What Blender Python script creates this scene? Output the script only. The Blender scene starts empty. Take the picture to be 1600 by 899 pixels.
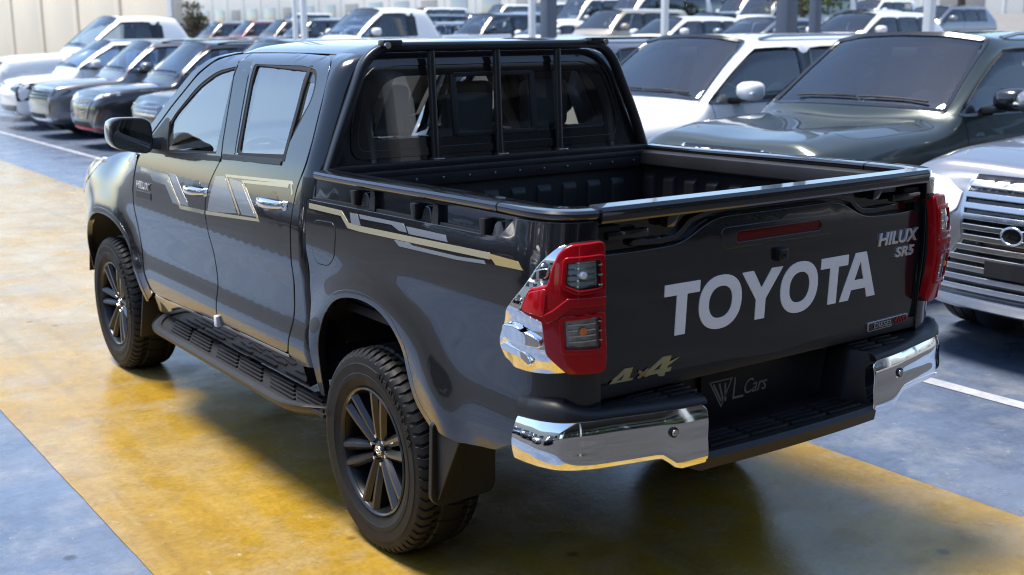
import bpy, bmesh, math, random
from mathutils import Vector, Matrix
from mathutils.geometry import delaunay_2d_cdt
from mathutils.bvhtree import BVHTree
random.seed(7)
PI = math.pi
SC = bpy.context.scene
COL = SC.collection

# ------------------------------------------------------------------ camera
cam_d = bpy.data.cameras.new('camera')
cam = bpy.data.objects.new('camera', cam_d)
COL.objects.link(cam)
CP = Vector((-2.8476, -3.691, 1.8886)); YAW, PITCH, ROLL, FPX = .6119, .2117, -.0093, 1852.7
fw = Vector((math.sin(YAW)*math.cos(PITCH), math.cos(YAW)*math.cos(PITCH), -math.sin(PITCH)))
rt = Vector((math.cos(YAW), -math.sin(YAW), 0)); up = rt.cross(fw)
r2 = rt*math.cos(ROLL)+up*math.sin(ROLL); u2 = -rt*math.sin(ROLL)+up*math.cos(ROLL)
m = Matrix((r2, u2, -fw)).transposed().to_4x4(); m.translation = CP
cam.matrix_world = m
cam_d.sensor_width = 36.0
cam_d.lens = FPX/1600*36.0
cam_d.clip_start = .05; cam_d.clip_end = 3000
cam_d.dof.use_dof = True
cam_d.dof.focus_distance = 4.25
cam_d.dof.aperture_fstop = 3.4
SC.camera = cam

# ------------------------------------------------------------------ sky, sun, exposure
SUN_EL, SUN_AZ = math.radians(70), math.radians(-36)      # azimuth from +Y towards +X: the sun stands ahead of the pickup, a little to its left
w = bpy.data.worlds.new('World'); SC.world = w; w.use_nodes = True
nt = w.node_tree; nt.nodes.clear()
sky = nt.nodes.new('ShaderNodeTexSky'); sky.sky_type = 'NISHITA'; sky.sun_disc = False
sky.sun_elevation = SUN_EL; sky.sun_rotation = SUN_AZ
sky.altitude = 0; sky.air_density = 1.0; sky.dust_density = .6; sky.ozone_density = 1.5
bg = nt.nodes.new('ShaderNodeBackground'); bg.inputs[1].default_value = .13
wo = nt.nodes.new('ShaderNodeOutputWorld')
nt.links.new(sky.outputs[0], bg.inputs[0]); nt.links.new(bg.outputs[0], wo.inputs[0])
sd = bpy.data.lights.new('sun', 'SUN'); sd.energy = 3.3; sd.angle = math.radians(22); sd.color = (1, .93, .82)
sun = bpy.data.objects.new('sun', sd); COL.objects.link(sun)
sdir = Vector((math.sin(SUN_AZ)*math.cos(SUN_EL), math.cos(SUN_AZ)*math.cos(SUN_EL), math.sin(SUN_EL)))
sun.rotation_euler = sdir.to_track_quat('Z', 'Y').to_euler()
SC.view_settings.view_transform = 'Standard'; SC.view_settings.look = 'None'
SC.view_settings.exposure = 1.05; SC.view_settings.gamma = 1.0
SC.view_settings.use_curve_mapping = False
SC.cycles.filter_width = 1.05
SC.cycles.max_bounces = 10; SC.cycles.transparent_max_bounces = 24; SC.cycles.glossy_bounces = 6
SC.cycles.caustics_reflective = False; SC.cycles.caustics_refractive = False

# ------------------------------------------------------------------ materials
MT = {}
def mat(name, col, rough=.5, metal=0., coat=0., coat_rough=.03, vary=0., vscale=6., bump=0., bscale=40., trans=0., ior=1.45, spec=.5, emit=None):
    if name in MT: return MT[name]
    mm = bpy.data.materials.new(name); mm.use_nodes = True
    n = mm.node_tree.nodes; l = mm.node_tree.links; b = n['Principled BSDF']
    b.inputs['Base Color'].default_value = (*col, 1); b.inputs['Roughness'].default_value = rough
    b.inputs['Metallic'].default_value = metal; b.inputs['Coat Weight'].default_value = coat
    b.inputs['Coat Roughness'].default_value = coat_rough; b.inputs['IOR'].default_value = ior
    b.inputs['Specular IOR Level'].default_value = spec
    b.inputs['Transmission Weight'].default_value = trans
    tc = n.new('ShaderNodeTexCoord')
    nz = n.new('ShaderNodeTexNoise'); nz.inputs['Scale'].default_value = vscale; nz.inputs['Detail'].default_value = 5
    l.new(tc.outputs['Object'], nz.inputs['Vector'])
    if vary:
        mp = n.new('ShaderNodeMapRange'); mp.inputs[3].default_value = 1-vary; mp.inputs[4].default_value = 1+vary
        l.new(nz.outputs[0], mp.inputs[0])
        mx = n.new('ShaderNodeMix'); mx.data_type = 'RGBA'; mx.blend_type = 'MULTIPLY'; mx.inputs[0].default_value = 1
        mx.inputs[6].default_value = (*col, 1); l.new(mp.outputs[0], mx.inputs[7]); l.new(mx.outputs[2], b.inputs['Base Color'])
        mr = n.new('ShaderNodeMapRange'); mr.inputs[3].default_value = max(0, rough*(1-vary)); mr.inputs[4].default_value = min(1, rough*(1+vary))
        l.new(nz.outputs[0], mr.inputs[0]); l.new(mr.outputs[0], b.inputs['Roughness'])
    if bump:
        n2 = n.new('ShaderNodeTexNoise'); n2.inputs['Scale'].default_value = bscale; n2.inputs['Detail'].default_value = 4
        l.new(tc.outputs['Object'], n2.inputs['Vector'])
        bm_ = n.new('ShaderNodeBump'); bm_.inputs['Strength'].default_value = bump; bm_.inputs['Distance'].default_value = .002
        l.new(n2.outputs[0], bm_.inputs['Height']); l.new(bm_.outputs[0], b.inputs['Normal'])
    if emit:
        b.inputs['Emission Color'].default_value = (*col, 1); b.inputs['Emission Strength'].default_value = emit
    MT[name] = mm
    return mm
def paint(name, col, metal=.5, rough=.32, flake=True):
    """car paint: coloured metallic base with fine flake under a clear coat"""
    if name in MT: return MT[name]
    mm = mat(name, col, rough, metal, 1.0, .006)
    n = mm.node_tree.nodes; l = mm.node_tree.links; b = n['Principled BSDF']
    if flake:
        tc = n.new('ShaderNodeTexCoord'); v = n.new('ShaderNodeTexVoronoi'); v.inputs['Scale'].default_value = 900
        l.new(tc.outputs['Object'], v.inputs['Vector'])
        mp = n.new('ShaderNodeMapRange'); mp.inputs[3].default_value = .82; mp.inputs[4].default_value = 1.25
        l.new(v.outputs['Color'], mp.inputs[0])
        mx = n.new('ShaderNodeMix'); mx.data_type = 'RGBA'; mx.blend_type = 'MULTIPLY'; mx.inputs[0].default_value = 1
        mx.inputs[6].default_value = (*col, 1); l.new(mp.outputs[0], mx.inputs[7]); l.new(mx.outputs[2], b.inputs['Base Color'])
    return mm
def glass(name, tint, dark=0.0, rough=0.0):
    if name in MT: return MT[name]
    mm = bpy.data.materials.new(name); mm.use_nodes = True
    n = mm.node_tree.nodes; l = mm.node_tree.links; n.clear()
    tr = n.new('ShaderNodeBsdfTransparent'); tr.inputs[0].default_value = (*tint, 1)
    gl = n.new('ShaderNodeBsdfGlossy'); gl.inputs['Roughness'].default_value = rough; gl.inputs[0].default_value = (1, 1, 1, 1)
    fr = n.new('ShaderNodeFresnel'); fr.inputs[0].default_value = 1.52
    mp = n.new('ShaderNodeMapRange'); mp.inputs[3].default_value = .03+dark; mp.inputs[4].default_value = 1.0
    l.new(fr.outputs[0], mp.inputs[0])
    mx = n.new('ShaderNodeMixShader'); l.new(mp.outputs[0], mx.inputs[0]); l.new(tr.outputs[0], mx.inputs[1]); l.new(gl.outputs[0], mx.inputs[2])
    o = n.new('ShaderNodeOutputMaterial'); l.new(mx.outputs[0], o.inputs[0])
    MT[name] = mm
    return mm

GREY = paint('grey metallic paint', (.0145, .0155, .0195), .35, .20)
BLACKPL = mat('black textured plastic', (.011, .011, .0125), .42, vary=.15, vscale=9, bump=.25, bscale=260)
BLACKGL = mat('gloss black', (.008, .008, .009), .12, coat=.6)
BLACKMT = mat('matt black', (.012, .012, .013), .62, vary=.2)
LINER = mat('bed liner', (.013, .013, .015), .45, vary=.25, vscale=5, bump=.3, bscale=180)
CHROME = mat('chrome', (.86, .87, .88), .045, 1.0)
SATIN = mat('satin silver', (.55, .56, .58), .25, 1.0)
RUBBER = mat('tyre rubber', (.0085, .0085, .009), .60, vary=.30, vscale=14, bump=.2, bscale=160, spec=.35)
ALLOY = mat('dark alloy', (.014, .015, .018), .30, .25, coat=.4, coat_rough=.1)
BARREL = mat('rim barrel', (.020, .021, .023), .35, .7)
REDL = mat('red lens', (.36, .004, .008), .05, spec=.45)
REDD = mat('deep red lens', (.13, .003, .005), .06, spec=.4)
CLEAR = glass('clear lens', (.96, .97, .98), .03)
REFL = mat('lamp reflector', (.93, .94, .95), .25, .12)
AMBER = mat('amber bulb', (.75, .20, .05), .15, coat=.8)
SEAT = mat('dark seat fabric', (.035, .034, .034), .85, vary=.2, bump=.3, bscale=220)
SEATL = mat('grey seat fabric', (.16, .155, .15), .85, vary=.15, bump=.3, bscale=220)
TRIM = mat('dark interior trim', (.022, .022, .023), .65, vary=.15)
WHITEV = mat('white vinyl', (.92, .93, .94), .35)
BADGE = mat('silver badge', (.74, .75, .77), .30, .6)
GOLD = mat('gold vinyl', (.46, .36, .16), .32, .15, coat=.6)
GOLDD = mat('bronze vinyl', (.40, .25, .08), .35, .4, coat=.5)
SILVINYL = mat('silver vinyl', (.26, .29, .33), .30, .3, coat=.8)
BEIGEV = mat('pale gold vinyl', (.46, .42, .29), .30, .2, coat=.8)
REDV = mat('red print', (.45, .02, .02), .4)
GLS = glass('side glass', (.90, .94, .93), .20)
GLR = glass('rear glass', (.82, .86, .86), .03)
GLW = glass('windscreen glass', (.88, .93, .92), .05)

# ------------------------------------------------------------------ mesh helpers
def link(name, me, parent=None, matl=None):
    o = bpy.data.objects.new(name, me); COL.objects.link(o)
    if parent is not None: o.parent = parent
    if matl is not None: me.materials.append(matl)
    return o
def mesh(name, verts, faces, matl, parent=None, smooth=False, normals=None, auto=None):
    me = bpy.data.meshes.new(name); me.from_pydata([tuple(v) for v in verts], [], faces); me.validate(); me.update()
    if smooth or normals: me.polygons.foreach_set('use_smooth', [True]*len(me.polygons))
    if normals: me.normals_split_custom_set_from_vertices([tuple(n) for n in normals])
    elif smooth and auto: me.set_sharp_from_angle(angle=math.radians(auto))
    return link(name, me, parent, matl)
def bmobj(name, bm, matl, parent=None, smooth=True, auto=35):
    bmesh.ops.recalc_face_normals(bm, faces=bm.faces)
    me = bpy.data.meshes.new(name); bm.to_mesh(me); bm.free()
    if smooth:
        me.polygons.foreach_set('use_smooth', [True]*len(me.polygons))
        if auto: me.set_sharp_from_angle(angle=math.radians(auto))
    return link(name, me, parent, matl)
def empty(name, loc=(0, 0, 0), rz=0):
    o = bpy.data.objects.new(name, None); COL.objects.link(o); o.location = loc; o.rotation_euler = (0, 0, rz)
    o.empty_display_size = .2
    return o
def tag(o, label=None, cat=None, group=None, kind=None):
    if label: o['label'] = label
    if cat: o['category'] = cat
    if group: o['group'] = group
    if kind: o['kind'] = kind
    return o
def lab(o, t): o['label'] = t; return o
def box(name, c, s, matl, parent=None, bev=.006, rot=None, seg=2):
    bm = bmesh.new(); bmesh.ops.create_cube(bm, size=1)
    for v in bm.verts: v.co = Vector((v.co.x*s[0], v.co.y*s[1], v.co.z*s[2]))
    if bev: bmesh.ops.bevel(bm, geom=list(bm.edges), offset=min(bev, min(s)*.45), segments=seg, affect='EDGES', profile=.6)
    if rot: bmesh.ops.rotate(bm, verts=bm.verts, cent=(0, 0, 0), matrix=Matrix.Rotation(rot[0], 3, rot[1]))
    bmesh.ops.translate(bm, verts=bm.verts, vec=c)
    return bmobj(name, bm, matl, parent)
def hexa(name, pts8, matl, parent=None, bev=.01, seg=2):
    """box from 8 corners: bottom ring then top ring"""
    bm = bmesh.new(); v = [bm.verts.new(p) for p in pts8]
    for f in ((0, 3, 2, 1), (4, 5, 6, 7), (0, 1, 5, 4), (1, 2, 6, 5), (2, 3, 7, 6), (3, 0, 4, 7)): bm.faces.new([v[i] for i in f])
    if bev: bmesh.ops.bevel(bm, geom=list(bm.edges), offset=bev, segments=seg, affect='EDGES', profile=.6)
    return bmobj(name, bm, matl, parent)
def rings(name, rr, matl, parent=None, cap=True, closed=True, smooth=True, auto=40, loop=False):
    """skin a list of equally long rings"""
    n = len(rr[0]); V = [p for r in rr for p in r]; F = []
    R_ = len(rr)
    for i in range(R_ if loop else R_-1):
        a = i*n; b = ((i+1) % R_)*n
        for j in range(n if closed else n-1):
            k = (j+1) % n
            F.append((a+j, a+k, b+k, b+j))
    if cap and closed and not loop:
        F.append(tuple(reversed(range(n)))); F.append(tuple(range((R_-1)*n, R_*n)))
    bm = bmesh.new(); vs = [bm.verts.new(p) for p in V]
    for f in F:
        try: bm.faces.new([vs[i] for i in f])
        except ValueError: pass
    return bmobj(name, bm, matl, parent, smooth, auto)
def sweep(name, path, prof, matl, parent=None, upv=(0, 0, 1), cap=True, auto=40, loop=False):
    """profile points (side, up) carried along a path"""
    P = [Vector(p) for p in path]; rr = []; n = len(P)
    for i, p in enumerate(P):
        if loop: t = (P[(i+1) % n]-P[i-1]).normalized()
        else: t = (P[min(i+1, n-1)]-P[max(i-1, 0)]).normalized()
        s = t.cross(Vector(upv)).normalized(); u = s.cross(t).normalized()
        rr.append([p+s*a+u*b for a, b in prof])
    return rings(name, rr, matl, parent, cap, True, True, auto, loop)
def circ(r, n=10): return [(r*math.cos(2*PI*i/n), r*math.sin(2*PI*i/n)) for i in range(n)]
def tube(name, path, r, matl, parent=None, n=10, upv=(0, 0, 1), loop=False): return sweep(name, path, circ(r, n), matl, parent, upv, True, 60, loop)
def rbox(w_, h_, r, n=3):
    o = []
    for cx, cy, a0 in ((w_/2-r, h_/2-r, 0), (-w_/2+r, h_/2-r, 90), (-w_/2+r, -h_/2+r, 180), (w_/2-r, -h_/2+r, 270)):
        for i in range(n+1):
            a = math.radians(a0+90*i/n); o.append((cx+r*math.cos(a), cy+r*math.sin(a)))
    return o
def lathe(name, prof, matl, parent=None, seg=48, origin=(0, 0, 0), axis='x', auto=35):
    rr = []
    for i in range(seg):
        a = 2*PI*i/seg; c, s = math.cos(a), math.sin(a); ring = []
        for r, h in prof:
            if axis == 'x': p = (h, r*c, r*s)
            elif axis == 'y': p = (r*c, h, r*s)
            else: p = (r*c, r*s, h)
            ring.append(Vector(p)+Vector(origin))
        rr.append(ring)
    return rings(name, rr, matl, parent, False, False, True, auto, True)
def fil(pts, r=.02, n=4):
    """round the corners of a polygon; a point may carry its own radius"""
    out = []; N = len(pts)
    for i in range(N):
        p = pts[i]; a = pts[i-1]; b = pts[(i+1) % N]; rr = p[2] if len(p) > 2 else r
        P = Vector(p[:2]); A = Vector(a[:2]); B = Vector(b[:2])
        da = (A-P); db = (B-P); la, lb = da.length, db.length
        d = min(rr, la*.48, lb*.48)
        if d < 1e-4: out.append(tuple(P)); continue
        A1 = P+da/la*d; B1 = P+db/lb*d
        for k in range(n+1):
            t = k/n; q = A1*(1-t)**2+P*2*t*(1-t)+B1*t*t; out.append((q.x, q.y))
    return out
def inside(p, poly):
    x, y = p; c = False; n = len(poly); j = n-1
    for i in range(n):
        xi, yi = poly[i]; xj, yj = poly[j]
        if (yi > y) != (yj > y) and x < (xj-xi)*(y-yi)/(yj-yi)+xi: c = not c
        j = i
    return c
def resample(poly, step):
    out = []; n = len(poly)
    for i in range(n):
        a = poly[i]; b = poly[(i+1) % n]; d = math.hypot(b[0]-a[0], b[1]-a[1])
        if d < 1e-5: continue
        k = max(1, int(math.ceil(d/step)))
        for j in range(k): out.append((a[0]+(b[0]-a[0])*j/k, a[1]+(b[1]-a[1])*j/k))
    return out
def tri2d(outline, holes, step):
    loops = [resample(outline, step)]+[resample(h, step) for h in holes]
    V = []; E = []
    for lp in loops:
        b = len(V); V += lp; E += [(b+i, b+(i+1) % len(lp)) for i in range(len(lp))]
    nb = len(V)
    us = [p[0] for p in loops[0]]; vs = [p[1] for p in loops[0]]
    u = min(us)+step*.5
    cell = {}
    for p in V: cell.setdefault((int(p[0]//step), int(p[1]//step)), []).append(p)
    row = 0
    while u < max(us):
        v = min(vs)+step*(.5 if row % 2 else .25)
        while v < max(vs):
            ok = inside((u, v), loops[0]) and not any(inside((u, v), h) for h in loops[1:])
            if ok:
                ci, cj = int(u//step), int(v//step)
                for di in (-1, 0, 1):
                    for dj in (-1, 0, 1):
                        for q in cell.get((ci+di, cj+dj), ()):
                            if (q[0]-u)**2+(q[1]-v)**2 < (.45*step)**2: ok = False
            if ok: V.append((u, v))
            v += step
        u += step; row += 1
    r = delaunay_2d_cdt([Vector(p) for p in V], E, [], 0, 1e-6)
    V2 = [tuple(p) for p in r[0]]; orig = r[3]
    T = []
    for f in r[2]:
        cx = sum(V2[i][0] for i in f)/3; cy = sum(V2[i][1] for i in f)/3
        if inside((cx, cy), loops[0]) and not any(inside((cx, cy), h) for h in loops[1:]): T.append(tuple(f))
    return V2, T
def panel(name, outline, f, matl, parent=None, holes=(), step=.05, thick=.02, roll=.003, cen=(0, 1.4, .9), mirror=False, nsign=None):
    """sheet cut out of the surface f(u, v), with rolled edges and thickness"""
    if mirror:
        f0 = f
        def f(a, b):
            q = f0(a, b); return (-q[0], q[1], q[2])
    uv, T = tri2d(outline, holes, step)
    e = 2e-3; P = []; N = []; cen = Vector(cen)
    for u, v in uv:
        p = Vector(f(u, v)); du = Vector(f(u+e, v))-Vector(f(u-e, v)); dv = Vector(f(u, v+e))-Vector(f(u, v-e))
        n = du.cross(dv); n = n.normalized() if n.length > 1e-12 else Vector((0, 0, 1))
        if nsign is not None:
            if n.dot(Vector(nsign)) < 0: n = -n
        elif n.dot(p-cen) < 0: n = -n
        P.append(p); N.append(n)
    F = []
    for t in T:
        a, b, c = t
        fn = (P[b]-P[a]).cross(P[c]-P[a])
        F.append((a, b, c) if fn.dot(N[a]) > 0 else (a, c, b))
    # boundary edges (used once)
    ec = {}
    for t in F:
        for i in range(3):
            a, b = t[i], t[(i+1) % 3]; ec[(a, b)] = 1
    bd = [(a, b) for (a, b) in ec if (b, a) not in ec]
    if thick:
        nxt = {}; prv = {}
        for a, b in bd: nxt[a] = b; prv[b] = a
        idx = {}
        for a in set(nxt):
            b = nxt.get(a, a); z = prv.get(a, a)
            t = (P[b]-P[z]); n = N[a]; o = t.cross(n)
            o = o.normalized() if o.length > 1e-9 else n
            i0 = len(P)
            q = P[a]
            P += [q+o*roll*.4-n*roll*.3, q+o*roll*.6-n*roll, q-n*thick+o*roll*.6]
            N += [(n*.7+o*.7).normalized(), o, o]
            idx[a] = i0
        for a, b in bd:
            ia, ib = idx[a], idx[b]
            F += [(b, a, ia, ib), (ib, ia, ia+1, ib+1), (ib+1, ia+1, ia+2, ib+2)]
    return mesh(name, P, F, matl, parent, True, N)
def strip2d(pl, wd):
    """polygon of a polyline with width"""
    P = [Vector(p) for p in pl]; L = []; R_ = []
    for i, p in enumerate(P):
        a = (P[i]-P[i-1]).normalized() if i else (P[1]-P[0]).normalized()
        b = (P[i+1]-P[i]).normalized() if i < len(P)-1 else a
        na = Vector((-a.y, a.x)); nb = Vector((-b.y, b.x)); n = (na+nb)
        n = n/max(.35, n.length_squared/2) if n.length > 1e-6 else na
        L.append(tuple(p+n*wd/2)); R_.append(tuple(p-n*wd/2))
    return L+R_[::-1]
def text_mesh(name, s, size, matl, parent, place, depth=.003, shear=0., off=0., spacing=1.0, center=True, sx=1.0):
    """lettering with depth; place(x, y, d) puts a glyph point on its surface"""
    cu = bpy.data.curves.new('lettering', 'FONT'); cu.body = s; cu.size = size; cu.shear = shear; cu.offset = off
    cu.space_character = spacing; cu.extrude = depth/2; cu.resolution_u = 3
    if center: cu.align_x = 'CENTER'
    ob = bpy.data.objects.new('lettering', cu); COL.objects.link(ob)
    dg = bpy.context.evaluated_depsgraph_get(); me = bpy.data.meshes.new_from_object(ob.evaluated_get(dg))
    bpy.data.objects.remove(ob); bpy.data.curves.remove(cu)
    for v in me.vertices: v.co = place(v.co.x*sx, v.co.y, v.co.z+depth/2)
    me.name = name; me.materials.clear()
    return link(name, me, parent, matl)
def copy_tree(o, parent=None):
    c = o.copy(); COL.objects.link(c); c.parent = parent
    for ch in list(o.children): copy_tree(ch, c)
    return c
# ------------------------------------------------------------------ surfaces of the pickup
def pchip(tab):
    xs = [t[0] for t in tab]; ys = [t[1] for t in tab]; n = len(xs)
    h = [xs[i+1]-xs[i] for i in range(n-1)]; d = [(ys[i+1]-ys[i])/h[i] for i in range(n-1)]
    mm = [0]*n; mm[0] = d[0]; mm[-1] = d[-1]
    for i in range(1, n-1): mm[i] = 0 if d[i-1]*d[i] <= 0 else 2/(1/d[i-1]+1/d[i])
    def f(x):
        if x <= xs[0]: return ys[0]+mm[0]*(x-xs[0])
        if x >= xs[-1]: return ys[-1]+mm[-1]*(x-xs[-1])
        i = 0
        while x > xs[i+1]: i += 1
        t = (x-xs[i])/h[i]; t2 = t*t; t3 = t2*t
        return (2*t3-3*t2+1)*ys[i]+(t3-2*t2+t)*h[i]*mm[i]+(-2*t3+3*t2)*ys[i+1]+(t3-t2)*h[i]*mm[i+1]
    return f
def sstep(a, b, x):
    t = min(1, max(0, (x-a)/(b-a))); return t*t*(3-2*t)
cab_sec = pchip([(.40, .835), (.50, .862), (.58, .886), (.66, .897), (.78, .884), (.90, .888), (1.02, .900), (1.14, .897), (1.22, .888), (1.30, .874), (1.37, .857), (1.50, .808), (1.62, .760), (1.74, .708), (1.785, .672), (1.81, .61), (1.83, .54)])
fen_sec = pchip([(.40, .84), (.52, .872), (.70, .898), (.86, .905), (.97, .897), (1.08, .872), (1.17, .825), (1.23, .76), (1.26, .68), (1.30, .60)])
def cab_x(y, z):
    t = sstep(2.5, 3.15, y)
    x = cab_sec(z)*(1-t)+fen_sec(z)*t
    if y > 3.2: x -= .16*((y-3.2)/.8)**2.2
    r = math.hypot(y-3.085, z-.40)
    if z < 1.15: x += .017*math.exp(-((r-.53)/.085)**2)
    return x
def cabf(off=0.0):
    def f(y, z): return (-cab_x(y, z)-off, y, z)
    return f
bed_sec = pchip([(.45, .868), (.58, .886), (.70, .894), (.84, .885), (.98, .890), (1.12, .902), (1.24, .898), (1.33, .890), (1.40, .884)])
def bed_w(s, z):
    r = math.hypot(s, z-.40)
    return bed_sec(z)+.017*math.exp(-((r-.56)/.09)**2)
S0 = .93; CA = .155; CB = .195; LC = .285
def bed_p(s, z):
    if s <= S0: return (-bed_w(s, z), -s)
    W = bed_w(S0, z); t = (s-S0)/LC
    if t >= 1: return (-(W-CA)+(s-S0-LC), -(S0+CB))
    a = t*PI/2; e = 2/2.5
    return (-(W-CA)-CA*max(0, math.cos(a))**e, -S0-CB*math.sin(a)**e)
def bedf(off=0.0):
    def f(s, z):
        x, y = bed_p(s, z)
        x2, y2 = bed_p(s+.004, z); x1, y1 = bed_p(s-.004, z); tx, ty = x2-x1, y2-y1; l = math.hypot(tx, ty)
        return (x+ty/l*off, y-tx/l*off, z)
    return f
TY = -1.125                                       # tailgate face
tg_sec = pchip([(.80, .010), (.86, .005), (.95, .001), (1.05, 0.), (1.2, -.001), (1.27, .0), (1.34, .004)])
def tgf(off=0.0):
    def f(x, z): return (x, TY+tg_sec(z)+.012*(x/.74)**2-off, z)
    return f

TRUCK = empty('pickup_truck')
tag(TRUCK, 'dark grey double-cab pickup truck in the foreground with white lettering on its tailgate', 'pickup truck')
T = TRUCK
BODYIN = BLACKMT
ARCH_R = [(-.434, .50), (-.428, .62), (-.405, .754), (-.345, .865), (-.235, .940), (-.09, .973), (.06, .970), (.175, .930), (.255, .855), (.30, .754), (.355, .665), (.44, .610)]
ARCH_F = [(2.53, .50), (2.56, .62), (2.61, .70), (2.68, .79), (2.78, .865), (2.92, .915), (3.085, .930), (3.25, .915), (3.39, .855), (3.50, .77), (3.57, .66), (3.61, .52)]
def smooth(pl, n=4):
    P = [Vector(p) for p in pl]; out = []
    for i in range(len(P)-1):
        p0 = P[max(i-1, 0)]; p1 = P[i]; p2 = P[i+1]; p3 = P[min(i+2, len(P)-1)]
        for k in range(n):
            t = k/n
            q = .5*((2*p1)+(p2-p0)*t+(2*p0-5*p1+4*p2-p3)*t*t+(3*p1-p0-3*p2+p3)*t**3); out.append((q.x, q.y))
    out.append(tuple(P[-1])); return out
arch_r = smooth(ARCH_R); arch_f = smooth(ARCH_F)

# outlines in (y, z)
DOOR_R = fil([(1.475, .588), (.715, .604, .03), (.650, .786, .05), (.622, .966), (.620, 1.146), (.590, 1.300), (.552, 1.385, .04), (.556, 1.476), (.574, 1.600), (.590, 1.719, .06), (.640, 1.785, .05), (.745, 1.803), (1.10, 1.811), (1.545, 1.806, .0), (1.378, 1.353, .03), (1.470, 1.250, .04), (1.515, 1.174, .05), (1.530, 1.084, .05), (1.490, .980, .08), (1.452, .804, .1)], .02)
DOOR_F = fil([(2.410, .562, .05), (1.490, .588), (1.464, .804, .1), (1.502, .980, .08), (1.542, 1.084, .05), (1.527, 1.174, .05), (1.482, 1.250, .04), (1.390, 1.353, .03), (1.556, 1.806, .0), (1.69, 1.798), (1.82, 1.772, .05), (1.97, 1.700, .06), (2.195, 1.530, .05), (2.42, 1.33, .02), (2.50, 1.255, .03), (2.565, 1.10, .05), (2.560, .948, .1), (2.52, .742, .1)], .02)
WIN_F = fil([(1.452, 1.366), (1.536, 1.752, .02), (1.735, 1.728, .06), (1.92, 1.660, .08), (2.140, 1.490, .06), (2.205, 1.322, .015)], .015)
WIN_R = fil([(1.232, 1.378), (.760, 1.396), (.748, 1.46, .03), (.664, 1.632, .05), (.668, 1.700, .04), (.715, 1.752, .04), (.86, 1.766), (1.355, 1.764)], .02)
for mir in (False, True):
    # doors with window openings
    for nm, ol, wn in (('rear_door', DOOR_R, WIN_R), ('front_door', DOOR_F, WIN_F)):
        d = panel(nm, ol, cabf(), GREY, T, holes=[wn], step=.045, thick=.03, roll=.004, mirror=mir)
        panel('window_glass', wn, cabf(-.010), GLS, d, step=.08, thick=.004, roll=.001, mirror=mir)
        wseal = [wn, ]
        # black seal round the glass
        cx = sum(p[0] for p in wn)/len(wn); cz = sum(p[1] for p in wn)/len(wn)
        ins = [(cx+(p[0]-cx)*(1-.020/abs(max(.15, math.hypot(p[0]-cx, p[1]-cz)))), cz+(p[1]-cz)*(1-.020/max(.15, math.hypot(p[0]-cx, p[1]-cz)))) for p in wn]
        panel('window_seal', wn, cabf(-.004), BLACKMT, d, holes=[ins], step=.05, thick=.012, roll=.002, mirror=mir)
        # interior card below the window
        if nm == 'rear_door':
            panel('belt_moulding', strip2d([(1.372, 1.362), (.765, 1.386)], .022), cabf(.005), BLACKPL, d, step=.08, thick=.008, mirror=mir)
            panel('pillar_trim', [(1.378, 1.362), (1.540, 1.775), (1.385, 1.772), (1.245, 1.372)], cabf(.003), BLACKGL, d, step=.08, thick=.006, mirror=mir)
            panel('window_bar', strip2d([(.792, 1.765), (.768, 1.60), (.752, 1.39)], .022), cabf(.002), BLACKMT, d, step=.08, thick=.012, mirror=mir)
            panel('door_card', [(1.45, .66), (.68, .68), (.64, 1.15), (.62, 1.385), (1.38, 1.36), (1.46, 1.2)], lambda y, z: (-cab_x(y, z)+.085, y, z), TRIM, d, step=.2, thick=.02, mirror=mir)
        else:
            panel('belt_moulding', strip2d([(2.09, 1.318), (1.392, 1.350)], .022), cabf(.005), BLACKPL, d, step=.08, thick=.008, mirror=mir)
            panel('pillar_trim', [(1.392, 1.358), (1.551, 1.775), (1.535, 1.752), (1.452, 1.362)], cabf(.003), BLACKGL, d, step=.08, thick=.006, mirror=mir)
            panel('mirror_patch', fil([(2.065, 1.318), (2.15, 1.478), (2.20, 1.49), (2.39, 1.342), (2.34, 1.31)], .012), cabf(.005), BLACKPL, d, step=.08, thick=.012, mirror=mir)
            panel('door_card', [(1.50, .66), (2.40, .64), (2.50, 1.1), (2.40, 1.3), (1.40, 1.34), (1.50, 1.2)], lambda y, z: (-cab_x(y, z)+.085, y, z), TRIM, d, step=.2, thick=.02, mirror=mir)
        # chrome pull handle over a dark cup
        hy, hz = (.805, 1.220) if nm == 'rear_door' else (1.655, 1.187)
        sg = 1 if mir else -1
        cup = [(hy-.01+.055*math.cos(a), hz+.006+.040*math.sin(a)) for a in [2*PI*i/20 for i in range(20)]]
        panel('handle_cup', cup, cabf(.0012), BLACKGL, d, step=.05, thick=.001, roll=.0005, mirror=mir)
        pth = []; 
        for i in range(13):
            t = i/12; y = hy+.125-.245*t; b = .010+.030*math.sin(PI*t)**.6
            pth.append((sg*(cab_x(y, hz)+b-.008), y, hz))
        rr_ = []
        for i, p in enumerate(pth):
            t = i/12; hw = .004+.017*math.sin(PI*(.10+.80*t))**.6; dp = .013*math.sin(PI*(.08+.84*t))**.5
            rr_.append([Vector((p[0]+sg*dp*math.cos(a), p[1], p[2]+.006*(t-.5)+hw*math.sin(a))) for a in [2*PI*k/14 for k in range(14)]])
        rings('door_handle', rr_, CHROME, d, auto=60)
        sp = [(hy-.128+.022*math.cos(a), hz+.002+.019*math.sin(a)) for a in [2*PI*i/16 for i in range(16)]]
        panel('lock_cover', sp, cabf(.006), CHROME, d, step=.05, thick=.006, roll=.004, mirror=mir)
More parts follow.
